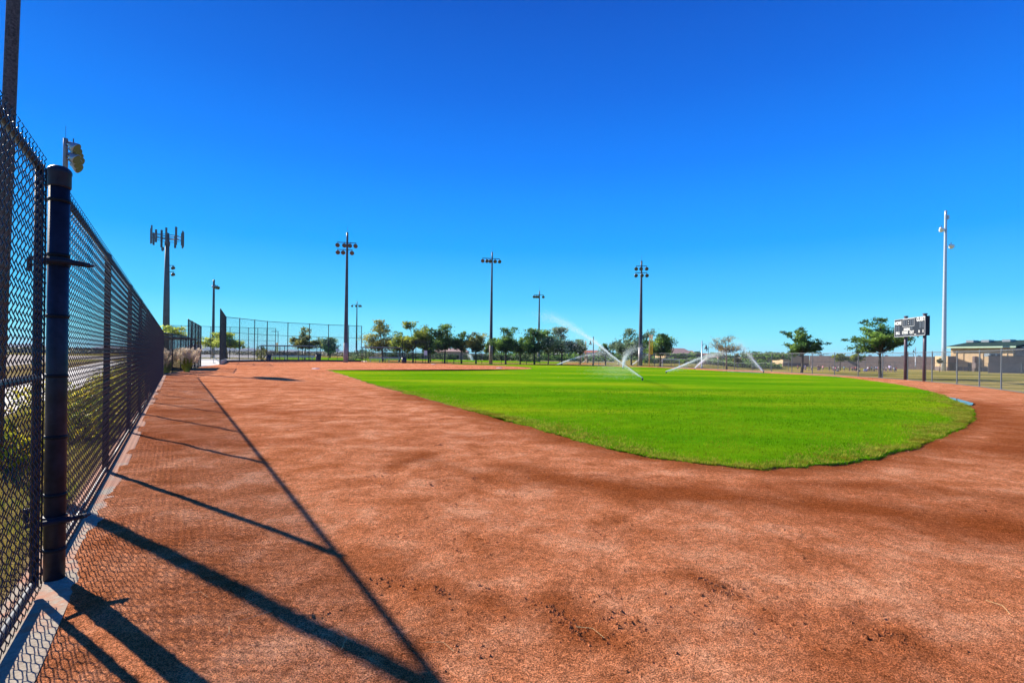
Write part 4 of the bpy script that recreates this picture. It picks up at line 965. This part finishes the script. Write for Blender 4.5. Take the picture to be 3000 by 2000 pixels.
# ------------------------------------------------------------------ picnic benches beyond the fence
def bench(x, Y, w, label):
    root = empty('bench', tuple(P(x, Y)), label, 'bench', 'low dark benches beyond the far fence')
    mb = MB(); mb.box((0, 0, .62), (w, .4, .06)); mb.build('seat', M['blackpost'], root)
    for s in (-1, 1): mb = MB(); mb.box((s * w * .4, 0, .3), (.08, .36, .58)); mb.build('leg', M['blackpost'], root)
bench(1320, 84, 1.4, 'low dark bench beneath the green tree with a yellowish side')
bench(1533, 84, 1.3, 'low dark bench left of the thinner distant light pole')
# goal
gA, gB = P(1940, 75.5), P(1990, 75); root = empty('soccer_goal', tuple(gA), 'white soccer goal frame in the dry field behind the fence', 'goal', rz=math.atan2((gB - gA).y, (gB - gA).x))
Lg = (gB - gA).length
mb = MB()
for x in (0, Lg): mb.box((x, 0, .55), (.09, .09, 1.1))
mb.box((Lg / 2, 0, 1.14), (Lg + .09, .09, .08)); mb.build('frame', M['white'], root)
mb = MB()
for x in (0, Lg): mb.tube([(x, 0, 1.12), (x - .6, .9, 0.02)], .02, 5)
mb.tube([(-.6, .9, .03), (Lg - .6, .9, .03)], .02, 5); mb.build('brace', M['galv'], root)

# ------------------------------------------------------------------ buildings
def wallbox(name, x0, x1, Y0, Y1, z0, z1, mat, parent, org, depth=8):
    a = P(x0, Y0) - org; b = P(x1, Y1) - org; t = (b - a).normalized(); n = Vector((-t.y, t.x, 0)) * depth
    mb = MB(); mb.prism([a, b, b + n, a + n], z0, z1); return mb.build(name, mat, parent)
# school: long wall coloured dark for shade, end wall coloured as sunlit
org = P(2300, 176); org.z = -1
root = empty('school_building', tuple(org), 'long low school block, its wall coloured brown for shade, its left end a painted sunlit tan', 'building')
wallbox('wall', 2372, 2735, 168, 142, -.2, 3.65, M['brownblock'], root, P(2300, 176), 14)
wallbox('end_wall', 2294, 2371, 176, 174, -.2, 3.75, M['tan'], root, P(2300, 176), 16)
wallbox('plinth', 2294.3, 2371.4, 175.8, 173.8, -.2, 1.1, M['brownblock'], root, P(2300, 176), 1)
for (x0, x1) in ((2322, 2327), (2334, 2338)): wallbox('door', x0, x1, 175.5, 175.4, -.1, 2.0, M['darkdoor'], root, P(2300, 176), .5)
for x in range(2400, 2730, 48): wallbox('roof_vent', x, x + 8, 160, 159.5, 3.6, 4.1, M['galv'], root, P(2300, 176), 1)
# gymnasium: long sunlit wall faces left, gable end faces the camera
GA, GB = P(2785, 134), P(2968, 121.5); og = GB.copy(); org = og.copy(); org.z = -1
root = empty('gymnasium', tuple(org), 'tan gymnasium with a dark green pitched roof at the right edge', 'building')
t = (GB - GA).normalized(); n = Vector((-t.y, t.x, 0))
if n.x < 0: n = -n                       # n points into the building (+X)
def gw(x, off=0.0):                      # point of the long wall seen in photo column x
    k = ray(x, HY(x))[0]; q = (GA.x - k * GA.y) / (k * t.y - t.x); return GA + t * q - n * off - og
def gbox(name, x0, x1, z0, z1, mat, off, depth):
    p, q = gw(x0, off), gw(x1, off); mb = MB(); mb.prism([p, q, q + n * depth, p + n * depth], z0, z1); return mb.build(name, M[mat], root)
p0, p1 = GA - og, GB - og
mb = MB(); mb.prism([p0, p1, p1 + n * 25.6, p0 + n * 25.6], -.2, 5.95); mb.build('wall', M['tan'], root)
mb = MB(); g0 = p1 - t * -.05; mb.prism([g0 + n * .4, g0 + t * .3 + n * .4, g0 + t * .3 + n * 25.2, g0 + n * 25.2], -.2, 5.9); mb.build('side_wall', M['brownblock'], root)  # dark slab over the tan end, its shade put into the colour
gbox('plinth', 2801, 2896, -.2, 1.05, 'brownblock', .08, .3)
dr_ = gbox('door', 2836, 2846, -.1, 2.2, 'darkdoor', .10, .3)
mb = MB(); h_ = gw(2838, .16); mb.box((h_.x, h_.y, 1.0), (.08, .08, .2)); mb.build('handle', M['galv'], dr_)
mb = MB(); p = gw(2857, 1.1); mb.prism([p, p + t * .5, p + t * .5 + n * 1.3, p + n * 1.3], -.1, 3.75); mb.build('buttress', M['brownblock'], root)
p = gw(2868, 1.2); mb = MB(); mb.box((p.x, p.y, 1.45), (1.0, 1.0, 1.3)); mb.build('utility_box', M['brownblock'], root)
for x in (2800, 2822, 2880, 2925, 2950):
    gbox('downpipe', x, x + 1.2, 0, 5.7, 'tan', .14, .2)
# entrance block: lit left face, brown slab painting the front's shade, dark door recess
e0, e1, e2 = P(2739, 137) - og, P(2776, 131.5) - og, P(2800, 131.5) - og
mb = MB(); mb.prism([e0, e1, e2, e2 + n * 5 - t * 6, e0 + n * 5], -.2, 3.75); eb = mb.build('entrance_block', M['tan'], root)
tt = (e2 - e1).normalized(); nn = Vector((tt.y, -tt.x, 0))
mb = MB(); mb.prism([e1 + tt * .25 + nn * .05, e2 + nn * .05, e2 + nn * .3 * 0 - nn * .2, e1 + tt * .25 - nn * .2], -.1, 3.6); mb.build('shade_toned_front', M['brownblock'], eb)
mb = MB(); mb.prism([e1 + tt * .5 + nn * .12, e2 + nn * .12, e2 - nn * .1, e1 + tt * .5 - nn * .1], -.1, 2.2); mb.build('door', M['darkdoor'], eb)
te = (e1 - e0).normalized(); ne = Vector((-abs(te.y), te.x * (1 if te.y < 0 else 1), 0)); ne = Vector((te.y, -te.x, 0)); ne = ne if ne.x < 0 else -ne
mb = MB(); mb.prism([e0 + ne * .06, e1 + ne * .06, e1 - ne * .2, e0 - ne * .2], -.2, 1.0); mb.build('plinth', M['brownblock'], eb)
# low dark wing in front
w0, w1 = P(2896, 114) - og, P(3300, 111) - og
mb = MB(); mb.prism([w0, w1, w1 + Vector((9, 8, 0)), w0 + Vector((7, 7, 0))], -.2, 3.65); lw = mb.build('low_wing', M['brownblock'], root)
mb = MB(); mb.prism([w0 + Vector((-.1, -.1, 0)), w1 + Vector((.1, -.1, 0)), w1 + Vector((0, .2, 0)), w0 + Vector((0, .2, 0))], 3.64, 3.8); mb.build('coping', M['darkdoor'], lw)
for x in (2888, 2906):
    c = P(x + 12, 118) - og; mb = MB(); mb.box((c.x, c.y, 4.0), (1.5, 1.3, .75)); ru = mb.build('rooftop_unit', M['galv'], root)
    mb = MB(); mb.box((c.x + .1, c.y - .66, 4.05), (.9, .05, .4)); mb.build('grille', M['darkdoor'], ru)
# roof: eave along the lit wall, ridge parallel to it, hipped at the far end
zE, zR = 6.15, 8.05
E0 = p0 - t * 1.0 - n * 1.3; E1 = p1 + t * 1.2 - n * 1.3; R0 = p0 + n * 13 - t * 2.0; R1 = p1 + n * 13 + t * 1.2; F0 = p0 - t * 3.2 + n * 27; F1 = p1 + t * 1.2 + n * 27
zz = lambda v_, z_: Vector((v_.x, v_.y, z_))
mb = MB(); mb.quad(zz(E0, zE), zz(E1, zE), zz(R1, zR), zz(R0, zR)); mb.quad(zz(R0, zR), zz(R1, zR), zz(F1, zE), zz(F0, zE)); mb.tri(zz(E0, zE), zz(R0, zR), zz(F0, zE))
L_ = (E1 - E0).length
for k in range(int(L_ / .8)):            # standing seams
    f_ = (k + .5) / int(L_ / .8); a_ = E0.lerp(E1, f_); b_ = R0.lerp(R1, max(0, f_)); mb.tube([zz(a_, zE + .02), zz(b_, zR + .02)], .035, 4)
rf = mb.build('roof', M['greenroof'], root)
mb = MB(); mb.prism([E0 - n * .12, E1 - n * .12, E1 + n * .1, E0 + n * .1], zE - .32, zE + .06); mb.build('eave', M['eave'], rf)
mb = MB(); g0, g1, g2 = zz(E1, zE - .25) + t * .05, zz(F1, zE - .25) + t * .05, zz(R1, zR - .1) + t * .05
mb.tri(g0 + n * 1.6, g1 - n * 1.6, g2 - Vector((0, 0, .25))); mb.tri(g0 - t * .3 + n * 1.6, g2 - t * .3 - Vector((0, 0, .25)), g1 - t * .3 - n * 1.6); mb.build('gable', M['bench'], rf)
mb = MB(); mb.tube([zz(E1, zE), zz(R1, zR)], .18, 4); mb.tube([zz(R1, zR), zz(F1, zE)], .18, 4); mb.build('rake_trim', M['greenroof'], rf)
for (px_, py_) in ((2848, 1003), (2893, 1001.5), (2955, 998)):
    k = ray(px_, HY(px_))[0]; mid_ = n * 9.5; q = ((GA + mid_).x - k * (GA + mid_).y) / (k * t.y - t.x); c = GA + mid_ + t * q - og
    mb = MB(); mb.box((c.x, c.y, zE + (zR - zE) * 10.8 / 14.3 + .25), (1.7, 2.2, .6), math.atan2(t.y, t.x)); mb.build('roof_vent', M['galv'], rf)
n = Vector((0, 1, 0))
mb = MB(); q0, q1 = P(2985, 114) - og, P(3150, 114) - og; mb.prism([q0, q1, q1 + n * 5, q0 + n * 5], 2.0, 2.15); mb.v = [(x_, y_, z_ + (.0 if i in (0, 4) else .9)) for i, (x_, y_, z_) in enumerate(mb.v)]
mb.build('awning', M['redroof'], root)
mb = MB(); mb.tube([(q0.x + .4, q0.y + .5, -.1), (q0.x + .4, q0.y + .5, 2.0)], .12, 8); mb.build('awning_post', M['galv'], root)

def house(x, Y, w, h, rh, wall, roof, label, rz=0, d=9):
    loc = P(x, Y); root = empty('house', (loc.x, loc.y, terrain(loc.x, loc.y)), label, 'house', 'distant houses', rz=rz)
    mb = MB(); mb.box((0, d / 2, h / 2), (w, d, h)); mb.build('wall', M[wall], root)
    mb = MB(); e = .5; z = h; v0 = [(-w / 2 - e, -e, z), (w / 2 + e, -e, z), (w / 2 + e, d + e, z), (-w / 2 - e, d + e, z), (-w / 2 + w * .25, d / 2, z + rh), (w / 2 - w * .12, d / 2, z + rh)]
    mb.v = v0; mb.f = [(0, 1, 5, 4), (1, 2, 5), (2, 3, 4, 5), (3, 0, 4), (3, 2, 1, 0)]; mb.build('roof', M[roof], root)
    for k in (-.28, .2):
        mb = MB(); mb.box((w * k, -.03, h * .55), (1.3, .1, 1.1)); mb.build('window', M['darkdoor'], root)
    return root
house(1990, 190, 11, 3.0, 2.0, 'tan', 'tile', 'distant house with a pink tiled hip roof right of the foul pole', R(10))
house(2022, 194, 5, 2.6, 1.6, 'tan', 'tile', 'smaller pink gabled house attached right of the pink hip roofed one', R(-5))
house(1735, 200, 9, 2.6, 1.3, 'tan', 'redroof', 'distant low house with a red roof right of the tree row')
house(2070, 210, 12, 2.6, .9, 'tan', 'redroof', 'low red roofed building behind the pale lamp post')
house(1330, 230, 12, 2.8, 1.5, 'tan', 'tile', 'distant tan house half hidden by the narrow sparse tree')
house(1292, 235, 9, 2.6, 1.4, 'tan', 'tile', 'pale distant house seen below the yellow sided green tree')
house(1600, 150, 12, 2.0, .25, 'brownblock', 'concrete', 'low long white roofed shelter behind the broad green tree')
# tan perimeter wall
a, b = P(1125, 152), P(1450, 150); c = (a + b) / 2; mb = MB(); mb.box((c.x, c.y, .85), ((b - a).length, .25, 1.9), math.atan2((b - a).y, (b - a).x))
for i_ in range(9):
    q = a.lerp(b, i_ / 8); mb.box((q.x, q.y - .03, .92), (.5, .4, 2.05))
tag(mb.build('block_wall', M['tanbank']), 'long low tan block wall behind the tree row', 'wall')
# car park canopies
def carport(x0, x1, Y, z, label, mat='canopy'):
    a, b = P(x0, Y), P(x1, Y); L = (b - a).length; root = empty('carport', tuple(a), label, 'carport', 'flat car park canopies')
    mb = MB(); mb.box((L / 2, 2, z), (L, 5, .22)); mb.build('roof', M[mat], root)
    n_ = max(2, int(L / 5))
    for k in range(n_ + 1): mb = MB(); mb.box((.3 + (L - .6) * k / n_, 1, z / 2 - .05), (.4, .4, z - .1)); mb.build('post', M['tan'], root)
carport(1905, 2060, 128, 1.95, 'long brown flat canopy on tan posts behind the goal')
carport(2105, 2160, 135, 1.8, 'short canopy behind the bare twiggy tree')
carport(2170, 2260, 140, 1.7, 'brown flat canopy right of the bare twiggy tree')
carport(1700, 1745, 110, 2.1, 'white edged canopy right of the grey end tree', 'whitesteel')

# mountains
def mtn(seed, Y, x0, x1, pts, name='mountains'):
    rr = random.Random(seed); mb = MB(); n = 160; rows = 7
    prof = []
    for i in range(n + 1):
        x = x0 + (x1 - x0) * i / n; h = 0
        for (c, w, a) in pts: h = max(h, a * math.exp(-((x - c) / w) ** 2))
        h = h * (1 + .10 * math.sin(x * .09) + .07 * math.sin(x * .23 + 1)) + rr.uniform(-.5, .5); prof.append((x, max(0, h)))
    for j in range(rows):
        for (x, h) in prof:
            f_ = j / (rows - 1); q = P(x, Y + 500 * f_); s = math.sin(f_ * math.pi / 2); mb.v.append((q.x, q.y, -20 + (CAMH + h * Y / 1500 + 20) * s * (1 + .05 * math.sin(x * .31 + j * 2.1) * (1 - f_))))
    for j in range(rows - 1):
        for i in range(n): mb.f.append((j * (n + 1) + i, j * (n + 1) + i + 1, (j + 1) * (n + 1) + i + 1, (j + 1) * (n + 1) + i))
    tag(mb.build(name, M['mountain'], smooth=True), kind='structure')
mtn(1, 3300, -300, 1180, [(590, 60, 26), (660, 50, 17), (740, 60, 14), (860, 70, 9), (980, 60, 10), (330, 90, 13), (60, 140, 17), (-150, 120, 15), (1090, 60, 5)])

HAZE = True
if HAZE:
    hm = bpy.data.materials.new('haze_air'); hm.use_nodes = True; hn = hm.node_tree; hn.nodes.remove(hn.nodes['Principled BSDF'])
    pv = hn.nodes.new('ShaderNodeVolumePrincipled'); pv.inputs['Color'].default_value = (.50, .74, 1, 1); pv.inputs['Density'].default_value = 1.2e-4
    hn.links.new(pv.outputs[0], hn.nodes['Material Output'].inputs['Volume'])
    mb = MB(); mb.box((0, 2440, 26), (10200, 5560, 98)); tag(mb.build('haze', hm), 'thin blue air over the whole desert plain', 'haze', kind='stuff')
# ------------------------------------------------------------------ people
def skinmesh(verts, edges, rads, mat, root=0, sub=1):
    me = bpy.data.meshes.new('t'); me.from_pydata(verts, edges, []); o = bpy.data.objects.new('t', me); COL.objects.link(o)
    md = o.modifiers.new('s', 'SKIN'); md.use_smooth_shade = True
    for i, r in enumerate(rads): me.skin_vertices[0].data[i].radius = (r, r)
    me.skin_vertices[0].data[root].use_root = True
    s2 = o.modifiers.new('u', 'SUBSURF'); s2.levels = sub; s2.render_levels = sub
    dg = bpy.context.evaluated_depsgraph_get(); m2 = bpy.data.meshes.new_from_object(o.evaluated_get(dg)); bpy.data.objects.remove(o)
    m2.materials.clear(); m2.materials.append(mat); return m2
def figure(pose):
    hip = {'stand': .80, 'walk': .79, 'sit': .16}[pose]
    v = [(0, 0, hip), (0, 0, hip + .22), (0, 0, hip + .44), (0, 0, hip + .52), (0, -.01, hip + .62), (0, -.01, hip + .72)]
    e = [(0, 1), (1, 2), (2, 3), (3, 4), (4, 5)]; r = [.12, .11, .13, .05, .085, .075]
    ar = {'stand': (.04, -.04), 'walk': (.16, -.16), 'sit': (-.2, -.2)}[pose]
    for s, sw in ((-1, ar[0]), (1, ar[1])):
        n = len(v); v += [(s * .17, 0, hip + .42), (s * .23, sw * .6, hip + .18), (s * .24, sw * 1.4 - .03, hip - .04), (s * .24, sw * 1.5 - .04, hip - .11)]; e += [(2, n), (n, n + 1), (n + 1, n + 2), (n + 2, n + 3)]; r += [.05, .04, .03, .028]
    for s in (-1, 1):
        n = len(v)
        if pose == 'sit': v += [(s * .09, -.05, hip), (s * .13, -.34, hip + .22), (s * .15, -.52, .08), (s * .15, -.66, .04)]
        else:
            st = .0 if pose == 'stand' else s * .2
            v += [(s * .09, 0, hip - .04), (s * .10, -st * .5 - .02, hip * .53), (s * .10, -st * .8 + .02, .08), (s * .10, -st * .8 - .12, .03)]
        e += [(0, n), (n, n + 1), (n + 1, n + 2), (n + 2, n + 3)]; r += [.085, .06, .045, .035]
    body = skinmesh(v, e, r, M['skin'])
    shirt = skinmesh([v[0], v[1], v[2], v[6], v[7], v[10], v[11]], [(0, 1), (1, 2), (2, 3), (3, 4), (2, 5), (5, 6)], [.14, .135, .15, .07, .06, .07, .06], None)
    n = 14; short = skinmesh([(0, 0, hip + .06), v[14], v[15], v[18], v[19]], [(0, 1), (1, 2), (0, 3), (3, 4)], [.145, .11, .085, .11, .085], M['cl_dark blue'])
    hr = MB(); hr.tube2((0, .012, hip + .66), (0, 0, 1), [(.095, -.04), (.10, .03), (.085, .09), (.04, .125)], 10); hair = hr.mesh('hair', M['hair'], True)
    return body, shirt, short, hair
POSE = {p: figure(p) for p in ('stand', 'walk', 'sit')}
ppl = [(2338, 'red', 'stand', 1.35), (2354, 'blue', 'stand', 1.45), (2360, 'dark blue', 'walk', 1.4), (2379, 'grey', 'stand', 1.35), (2397, 'black', 'walk', 1.35), (2402, 'red', 'stand', 1.4), (2411, 'pink', 'walk', 1.3),
       (2430, 'black', 'stand', 1.35), (2438, 'dark blue', 'stand', 1.5), (2442, 'grey', 'walk', 1.4), (2448, 'pink', 'stand', 1.2), (2452, 'white', 'sit', 1.4), (2457, 'grey', 'stand', 1.35), (2473, 'teal', 'stand', 1.3), (2489, 'black', 'stand', 1.1),
       (2498, 'pink', 'walk', 1.3), (2504, 'red', 'stand', 1.25), (2508, 'red', 'walk', 1.3), (2514, 'grey', 'stand', 1.3), (2519, 'black', 'sit', 1.4), (2533, 'light blue', 'sit', 1.4), (2540, 'blue', 'sit', 1.5), (2543, 'white', 'stand', 1.2), (2548, 'red', 'stand', 1.2),
       (2554, 'teal', 'walk', 1.35), (2561, 'grey', 'stand', 1.2), (2568, 'white', 'walk', 1.35), (2573, 'pink', 'stand', 1.3), (2588, 'grey', 'stand', 1.3), (2593, 'black', 'stand', 1.25), (2597, 'grey', 'walk', 1.3), (2607, 'lavender', 'stand', 1.72), (2613, 'dark blue', 'stand', 1.25), (2620, 'white', 'stand', 1.2), (2625, 'red', 'stand', 1.25)]
ordn = ['first', 'second', 'third', 'fourth', 'fifth', 'sixth', 'seventh', 'eighth', 'ninth', 'tenth', 'eleventh', 'twelfth', 'thirteenth', 'fourteenth', 'fifteenth', 'sixteenth', 'seventeenth', 'eighteenth', 'nineteenth', 'twentieth']
ordn += ['twenty ' + s for s in ordn[:9]] + ['thirtieth'] + ['thirty ' + s for s in ordn[:9]]
for i, (x, c, ps, H) in enumerate(ppl):
    Y = 103 + random.uniform(-4, 6); loc = P(x, Y); s = H / 1.6
    root = empty('person', (loc.x, loc.y, terrain(loc.x, loc.y)), '%s person in a %s top, %s from the left in the distant group' % ({'stand': 'standing', 'walk': 'walking', 'sit': 'sitting'}[ps], c, ordn[i]), 'person', 'children on the dry field', rz=random.uniform(0, 6.28))
    bd, st, sh, hr = POSE[ps]; s_ = (s, s, s)
    inst('body', bd, root, (0, 0, 0), 0, s_)
    key = ('shirt', ps, c)
    if key not in POSE: mm = st.copy(); mm.materials.clear(); mm.materials.append(M['cl_' + c]); POSE[key] = mm
    inst('shirt', POSE[key], root, (0, 0, 0), 0, s_); inst('shorts', sh, root, (0, 0, 0), 0, s_); inst('hair', hr, root, (0, 0, 0), 0, s_)

# ------------------------------------------------------------------ sprinklers
def sprinkler(x, y, path, label, n=4200, w0=.015, w1=.5, drop=.012, core=True, fall=.6, frac=1.0):
    """path: pixel points of the jet in the plane of the head"""
    g = G(x, y, .045); root = empty('sprinkler', tuple(g), label, 'sprinkler', 'sprinklers watering the outfield')
    mb = MB(); mb.tube2((0, 0, 0), (0, 0, 1), [(.05, -.03), (.05, .10), (.03, .12), (.03, .17)], 10); mb.build('head', M['trash'], root)
    pts = [Vector((0, 0, .14))]
    for (px, py, dY) in path:
        Y = g.y + dY; r_, u_ = ray(px, py); pts.append(Vector((r_ * Y - g.x, Y - g.y, CAMH + u_ * Y - g.z)))
    def at(t):
        t = t * (len(pts) - 1); i = min(int(t), len(pts) - 2); f = t - i
        p0 = pts[max(i - 1, 0)]; p1 = pts[i]; p2 = pts[i + 1]; p3 = pts[min(i + 2, len(pts) - 1)]
        return .5 * ((2 * p1) + (-p0 + p2) * f + (2 * p0 - 5 * p1 + 4 * p2 - p3) * f * f + (-p0 + 3 * p1 - 3 * p2 + p3) * f ** 3)
    mb = MB()
    def drp(c, s):
        n0 = len(mb.v); q = rv().normalized() * s; r2 = q.orthogonal().normalized() * s; r3 = q.cross(r2).normalized() * s
        mb.v += [tuple(c + q), tuple(c - q * .4 + r2), tuple(c - q * .4 - r2 * .5 + r3 * .87), tuple(c - q * .4 - r2 * .5 - r3 * .87)]; mb.f += [(n0, n0 + 1, n0 + 2), (n0, n0 + 2, n0 + 3), (n0, n0 + 3, n0 + 1), (n0 + 1, n0 + 3, n0 + 2)]
    for _ in range(n):
        t = random.random() ** 1.25; sp = w0 * .8 + (w1 * 1.15 - w0) * t ** 1.7
        c = at(t) + Vector((random.gauss(0, sp), random.gauss(0, sp), random.gauss(0, sp * .45)))
        if random.random() < .3: c.z -= abs(random.gauss(0, fall * t))
        if c.z < .02: continue
        drp(c, drop * random.uniform(.5, 1.25) * (1 - .35 * t))
    mb.build('water_jet', M['spray'], root)
    if core:
        K = 14; cm = MB(); cm.tube([at(i / K * .55) for i in range(K + 1)], [.004 + w0 * .45 * (1 - i / K) for i in range(K + 1)], 6); cm.build('water_core', M['spray'], root)
    return root
sprinkler(1882, 1113, [(1800, 1047, -1.5), (1745, 1003, -3), (1690, 968, -4.5), (1640, 940, -6), (1590, 922, -8)], 'sprinkler throwing the long steep jet up to the left, nearest one', 9000, .014, .26, .013, fall=.9)
sprinkler(1825, 1079, [(1827, 1060, 0), (1834, 1040, 0), (1850, 1024, 0), (1872, 1016, 0)], 'sprinkler whose jet rises steeply and curls right behind the nearest jet', 7000, .035, .55, .02, fall=1.0)
sprinkler(1952, 1092, [(1995, 1072, 0), (2045, 1051, 0), (2090, 1037, 0), (2125, 1032, 0)], 'sprinkler with the long low jet rising right in front of the pale lamp post', 6500, .03, .3, .017, fall=.7)
sprinkler(2036, 1081, [(2050, 1064, 0), (2070, 1049, 0), (2095, 1040, 0), (2125, 1036, 0)], 'sprinkler with a short curved jet at the foot of the pale lamp post', 4500, .035, .45, .02, fall=.8)
sprinkler(2237, 1091, [(2215, 1063, 0), (2192, 1035, 0), (2172, 1012, 0), (2150, 995, 0)], 'sprinkler with the straight jet leaning left in front of the dry field', 5500, .035, .35, .017, fall=.9)
sprinkler(1633, 1070, [(1665, 1055, 0), (1705, 1043, 0), (1740, 1038, 0), (1768, 1033, 0)], 'sprinkler with the arched jet in front of the black fence', 6000, .05, .4, .022, fall=.8)
sprinkler(1708, 1062, [(1725, 1048, 0), (1745, 1039, 0), (1765, 1034, 0)], 'faint small sprinkler arc behind the black bell lamp', 2500, .05, .4, .022, core=False)
sprinkler(1853, 1070, [(1872, 1053, 0), (1893, 1040, 0), (1912, 1032, 0)], 'faint sprinkler arc rising behind the six lamp pole', 2800, .05, .4, .022, core=False)
sprinkler(1387, 1056, [(1381, 1047, 0), (1374, 1038, 0)], 'far small jet between the trees left of the five lamp pole', 2200, .06, .3, .04)
sprinkler(1520, 1052, [(1530, 1042, 0), (1550, 1038, 0)], 'far faint spray arch over the broad low shrub', 1400, .1, .4, .04, core=False)
# falling mist left of the nearest jet
mb = MB(); g = G(1882, 1113)
for _ in range(6500):
    px = random.gauss(1800, 42); py = random.gauss(1082, 17) + (px - 1800) * .12
    if py > 1112 or px > 1876: continue
    Y = g.y - 1.0 + random.uniform(-2, 2)
    r_, u_ = ray(px, py); c = Vector((r_ * Y, Y, CAMH + u_ * Y))
    if c.z < .06: continue
    s = .007; q = rv().normalized() * s; r2 = q.orthogonal().normalized() * s; mb.tri(c + q, c - q + r2, c - q - r2)
tag(mb.build('water_mist', M['spray']), 'fine mist drifting over the turf left of the nearest sprinkler', 'mist', kind='stuff')

# ------------------------------------------------------------------ light, sky, camera
SKYK = 4.6
to_sun = Vector((-3.25, 2.2, 2.30)).normalized()
sun = bpy.data.lights.new('sun', 'SUN'); sun.energy = 4.9; sun.angle = R(.55); sun.color = (1, .93, .82)
so = bpy.data.objects.new('sun', sun); COL.objects.link(so); so.rotation_euler = (-to_sun).to_track_quat('-Z', 'Y').to_euler()
w = bpy.data.worlds.new('World'); SC.world = w; w.use_nodes = True; nt = w.node_tree; bg = nt.nodes['Background']
sky = nt.nodes.new('ShaderNodeTexSky'); sky.sky_type = 'NISHITA'; sky.sun_disc = False
sky.sun_elevation = math.asin(to_sun.z); sky.sun_rotation = math.atan2(to_sun.x, to_sun.y)
sky.air_density = 1.0; sky.dust_density = .2; sky.ozone_density = 3.0; sky.altitude = 400
hs = nt.nodes.new('ShaderNodeHueSaturation'); hs.inputs['Saturation'].default_value = 1.3; hs.inputs['Hue'].default_value = .5
nt.links.new(sky.outputs[0], hs.inputs['Color'])
tcw = nt.nodes.new('ShaderNodeTexCoord'); sxyz = nt.nodes.new('ShaderNodeSeparateXYZ'); nt.links.new(tcw.outputs['Generated'], sxyz.inputs[0])
rp = ramp(nt, sxyz.outputs['Z'], [(0, (.36, .90, 1)), (.04, (.22, .78, 1)), (.1, (.08, .56, 1)), (.2, (.012, .36, 1)), (.34, (.005, .21, .95)), (.45, (.004, .135, .74)), (.57, (.004, .085, .54)), (1, (.008, .05, .34))])
vm = nt.nodes.new('ShaderNodeVectorMath'); vm.operation = 'SCALE'; vm.inputs['Scale'].default_value = SKYK
nt.links.new(rp.outputs[0], vm.inputs[0])
cmix = mix(nt, .95, mix(nt, 1.0, hs.outputs[0], (.12, .9, 1.0), 'MULTIPLY'), vm.outputs[0]); nt.links.new(cmix, bg.inputs[0]); bg.inputs[1].default_value = .12
cam = bpy.data.cameras.new('camera'); cam.sensor_width = 36; cam.lens = 18; cam.shift_y = SH / 3000.0; cam.clip_start = .05; cam.clip_end = 20000
co = bpy.data.objects.new('camera', cam); COL.objects.link(co); co.location = (0, 0, CAMH)
co.rotation_euler = (Matrix.Rotation(R(90), 4, 'X') @ Matrix.Rotation(ROLL, 4, 'Z')).to_euler()
SC.camera = co
SC.view_settings.view_transform = 'Standard'; SC.view_settings.look = 'None'; SC.view_settings.exposure = 1.0; SC.view_settings.gamma = 1
